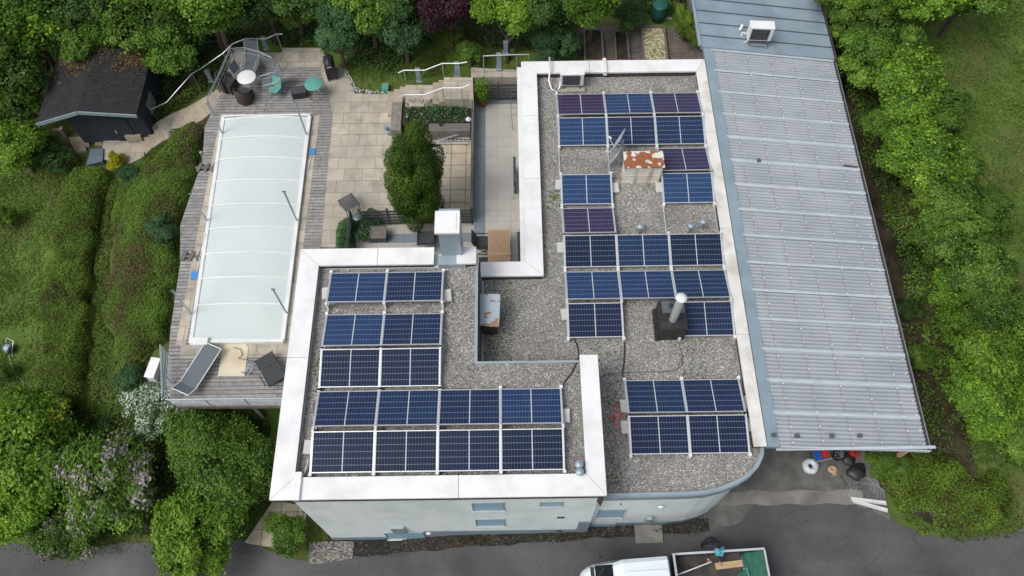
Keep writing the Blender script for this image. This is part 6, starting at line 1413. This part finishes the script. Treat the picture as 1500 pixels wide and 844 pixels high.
tg(bank('slope_grass', [(214,212),(240,206),(285,172),(298,160),(322,142),(300,185),(296,215),(265,225),(225,238),(205,236)], .16, .08, 800, M['l_mid'], seed=24, edge=.25, lump=.6), None, None, None, 'stuff')
# planted mound by the road
mb_ = [(1300,672),(1330,640),(1362,650),(1385,665),(1430,690),(1478,712),(1492,735),(1490,762),(1455,775),(1400,782),(1360,772),(1330,752),(1308,735),(1296,712),(1292,690)]
tg(bank('planted_mound', mb_, .8, .062, 2400, M['l_olive'], hpx=.35, seed=31, edge=.8, lump=.25, patch=.4), 'rounded olive-green mound of ground cover at the road beside the carport', 'hedge')
# undergrowth
tg(bank('undergrowth', [(-20,-30),(620,-30),(640,60),(560,105),(505,88),(480,70),(440,66),(410,66),(380,60),(340,62),(300,95),(262,142),(228,162),(212,165),(215,100),(210,80),(90,75),(50,180),(-20,180)], .5, .11, 420, M['l_dark'], seed=41, edge=.6, lump=.9), None, None, None, 'stuff')
tg(bank('undergrowth', [(620,-30),(1010,-30),(1008,28),(845,30),(842,75),(760,78),(690,74),(640,58)], .4, .10, 420, M['l_dark'], seed=42, edge=.5, lump=.9), None, None, None, 'stuff')
tg(bank('undergrowth', [(1205,-30),(1330,-30),(1400,170),(1470,400),(1500,640),(1410,640),(1355,520),(1322,400),(1285,290),(1252,180),(1226,80)], .4, .10, 420, M['l_mid'], seed=43, edge=.5, lump=.9), None, None, None, 'stuff')
tg(bank('undergrowth', [(228,165),(262,145),(300,100),(322,80),(330,90),(314,125),(262,160),(232,185),(216,192),(205,190)], .3, .09, 500, M['l_mid'], seed=44, edge=.3, lump=.9), None, None, None, 'stuff')
tg(bank('undergrowth', [(0,600),(60,640),(150,650),(260,620),(390,600),(405,640),(395,740),(360,785),(300,800),(100,795),(-20,790),(-20,600)], .4, .10, 480, M['l_mid'], seed=45, edge=.5, lump=.9), None, None, None, 'stuff')
tg(bank('undergrowth', [(1310,480),(1345,470),(1380,600),(1395,650),(1365,648),(1352,610)], .2, .09, 200, M['l_mid'], seed=46, edge=.4, lump=1.0), None, None, None, 'stuff')
tg(bank('wall_weeds', None, .08, .05, 500, M['l_dark'], world=[(-5.6,4.95),(6.2,5.25),(6.2,5.6),(-5.6,5.3)], seed=47, edge=.15, lump=1.2, base=M['bedg'], flower=M['l_needle'], ff=.8), None, None, None, 'stuff')
# grass
def turf(polypx, dens, size, seed, m=M['l_grass']):
    poly = [tuple(G(a, b)[:2]) for a, b in polypx]; pa = np.array(poly); g = np.random.default_rng(seed); x0, y0 = pa.min(0); x1, y1 = pa.max(0); n = int((x1-x0)*(y1-y0)*dens)
    x = g.uniform(x0, x1, n); y = g.uniform(y0, y1, n); k = inpoly(x, y, poly)&(vnoise(x, y, 1.2, seed) > g.uniform(0, .75, n)); x, y = x[k], y[k]
    z = GZ(x, y)+size*.3; nr = unit(np.stack([g.normal(0, 1, len(x)), g.normal(0, 1, len(x)), np.full(len(x), .7)], 1))
    t = .25+.5*vnoise(x, y, .5, seed+3)+.3*(vnoise(x, y, 2.2, seed+9)-.5)+g.normal(0, .15, len(x))
    o = bpy.data.objects.new('grass', leafmesh('grass', np.stack([x, y, z], 1), nr, size, t, [m], .35)); COL.objects.link(o); o['kind'] = 'stuff'; return o
turf([(-20,190),(120,235),(90,300),(66,420),(58,600),(0,640),(-20,640)], 420, .12, 61)
turf([(1320,-30),(1520,-30),(1520,640),(1480,560),(1450,300),(1380,150)], 330, .12, 62)
turf([(505,92),(520,60),(700,60),(765,82),(765,104),(690,99),(600,118),(570,132),(522,134)], 420, .11, 63)
turf([(1380,560),(1520,540),(1520,785),(1400,795),(1330,770),(1285,700),(1300,640)], 380, .12, 64)
turf([(-20,770),(100,790),(300,785),(370,770),(430,740),(500,790),(440,815),(395,810),(300,812),(-20,812)], 420, .10, 65)
# bare soil strip between carport and hedge
sx = [G(a, b) for a, b in [(1232,110),(1300,330),(1368,640)]]
struct(strip_sheet('soil_strip', M['soil'], list(np.linspace(12.2, 15.2, 14)), lambda x: 6.6, lambda x: 26., .05, 50))
wp = [G(a, b) for a, b in [(505,97),(512,115),(521,134),(545,137),(566,136)]]; mb = MB()
for i in range(150):
    f_ = random.random()*(len(wp)-1.001); k = int(f_); q = wp[k].lerp(wp[k+1], f_-k); r_ = random.uniform(.02,.04); mb.lathe([(0,0),(r_,.01),(r_*.7,r_*.8),(0,r_)], 6, 0, Matrix.Translation((q.x+random.gauss(0,.06), q.y+random.gauss(0,.05), ZP)))
o = mb.build('pebble_edging', M['concrete_l']); o['kind'] = 'stuff'
# fallen leaves and moss flecks on the gravel roofs (as real loose pieces)
g = np.random.default_rng(5); pts = []; 
for cx_, cy_, n, s_, z in [(3.2,8.6,60,.25,ZL),(2.75,10.6,70,.3,ZL),(-.55,11.0,120,.3,ZL),(1.5,16,60,.12,ZL),(5.6,10.0,60,.3,ZL),(2.9,6.1,40,.18,ZL),(-.2,12.5,50,.2,ZL),(-5.7,9,60,.15,ZH)]:
    pts += [(cx_+a*s_, cy_+b*s_*2, z+.012) for a, b in g.normal(size=(n, 2)) if abs(a) < 2.2]
pts = [p for p in pts if (p[0] < -1.15 or p[0] > -.9)]
o = bpy.data.objects.new('moss', leafmesh('moss', np.array(pts), unit(np.array([(random.gauss(0,.4), random.gauss(0,.4), 1) for _ in pts])), .07, g.random(len(pts)), [M['l_olive']], .8)); COL.objects.link(o); o['kind'] = 'stuff'
pts = [(3.15+a*.13, 7.95+b*.33, ZL+.012) for a, b in g.normal(size=(90, 2)) if a < 1.8]; M['l_pink'] = leafmat('red_petals', [(0,(.5,.06,.09)),(1,(.7,.22,.25))], transl=0)
o = bpy.data.objects.new('fallen_petals', leafmesh('fallen_petals', np.array(pts), unit(np.array([(0,0,1.)]*len(pts))+g.normal(size=(len(pts), 3))*.2), .06, g.random(len(pts)), [M['l_pink']], .8)); COL.objects.link(o); o['kind'] = 'stuff'
# ================================================================ CAMERA, LIGHT
cd = bpy.data.cameras.new('camera'); cam = bpy.data.objects.new('camera', cd); COL.objects.link(cam)
cd.sensor_fit = 'HORIZONTAL'; cd.sensor_width = 36; cd.lens = 36*CF/1500; cd.clip_end = 1500; cd.clip_start = .5
mm = Matrix((RT, UP, -fw)).transposed().to_4x4(); mm.translation = (0, 0, CH); cam.matrix_world = mm; S.camera = cam
W = bpy.data.worlds.new('World'); S.world = W; W.use_nodes = True; n = W.node_tree; bg = n.nodes['Background']
SE, SA = R_(56), R_(-120)     # sun height; direction measured from +Y clockwise
sk = n.nodes.new('ShaderNodeTexSky'); sk.sky_type = 'NISHITA'; sk.sun_disc = False; sk.sun_elevation = SE; sk.sun_rotation = SA
sk.air_density = 1.0; sk.dust_density = 4.0; sk.ozone_density = .6
hv = n.nodes.new('ShaderNodeHueSaturation'); hv.inputs['Saturation'].default_value = .48; n.links.new(sk.outputs[0], hv.inputs['Color'])
n.links.new(hv.outputs[0], bg.inputs[0]); bg.inputs[1].default_value = .15
sl = bpy.data.lights.new('sun', 'SUN'); sl.energy = 1.2; sl.angle = R_(28); sl.color = (1, .985, .96)
so = bpy.data.objects.new('sun', sl); COL.objects.link(so)
sd = Vector((math.sin(SA)*math.cos(SE), math.cos(SA)*math.cos(SE), math.sin(SE))); so.rotation_euler = sd.to_track_quat('Z', 'Y').to_euler(); so.location = (0, 0, 60)
S.view_settings.view_transform = 'Standard'; S.view_settings.look = 'None'; S.view_settings.gamma = 1; S.view_settings.use_curve_mapping = False
S.view_settings.exposure = 0.1
S.render.engine = 'CYCLES'
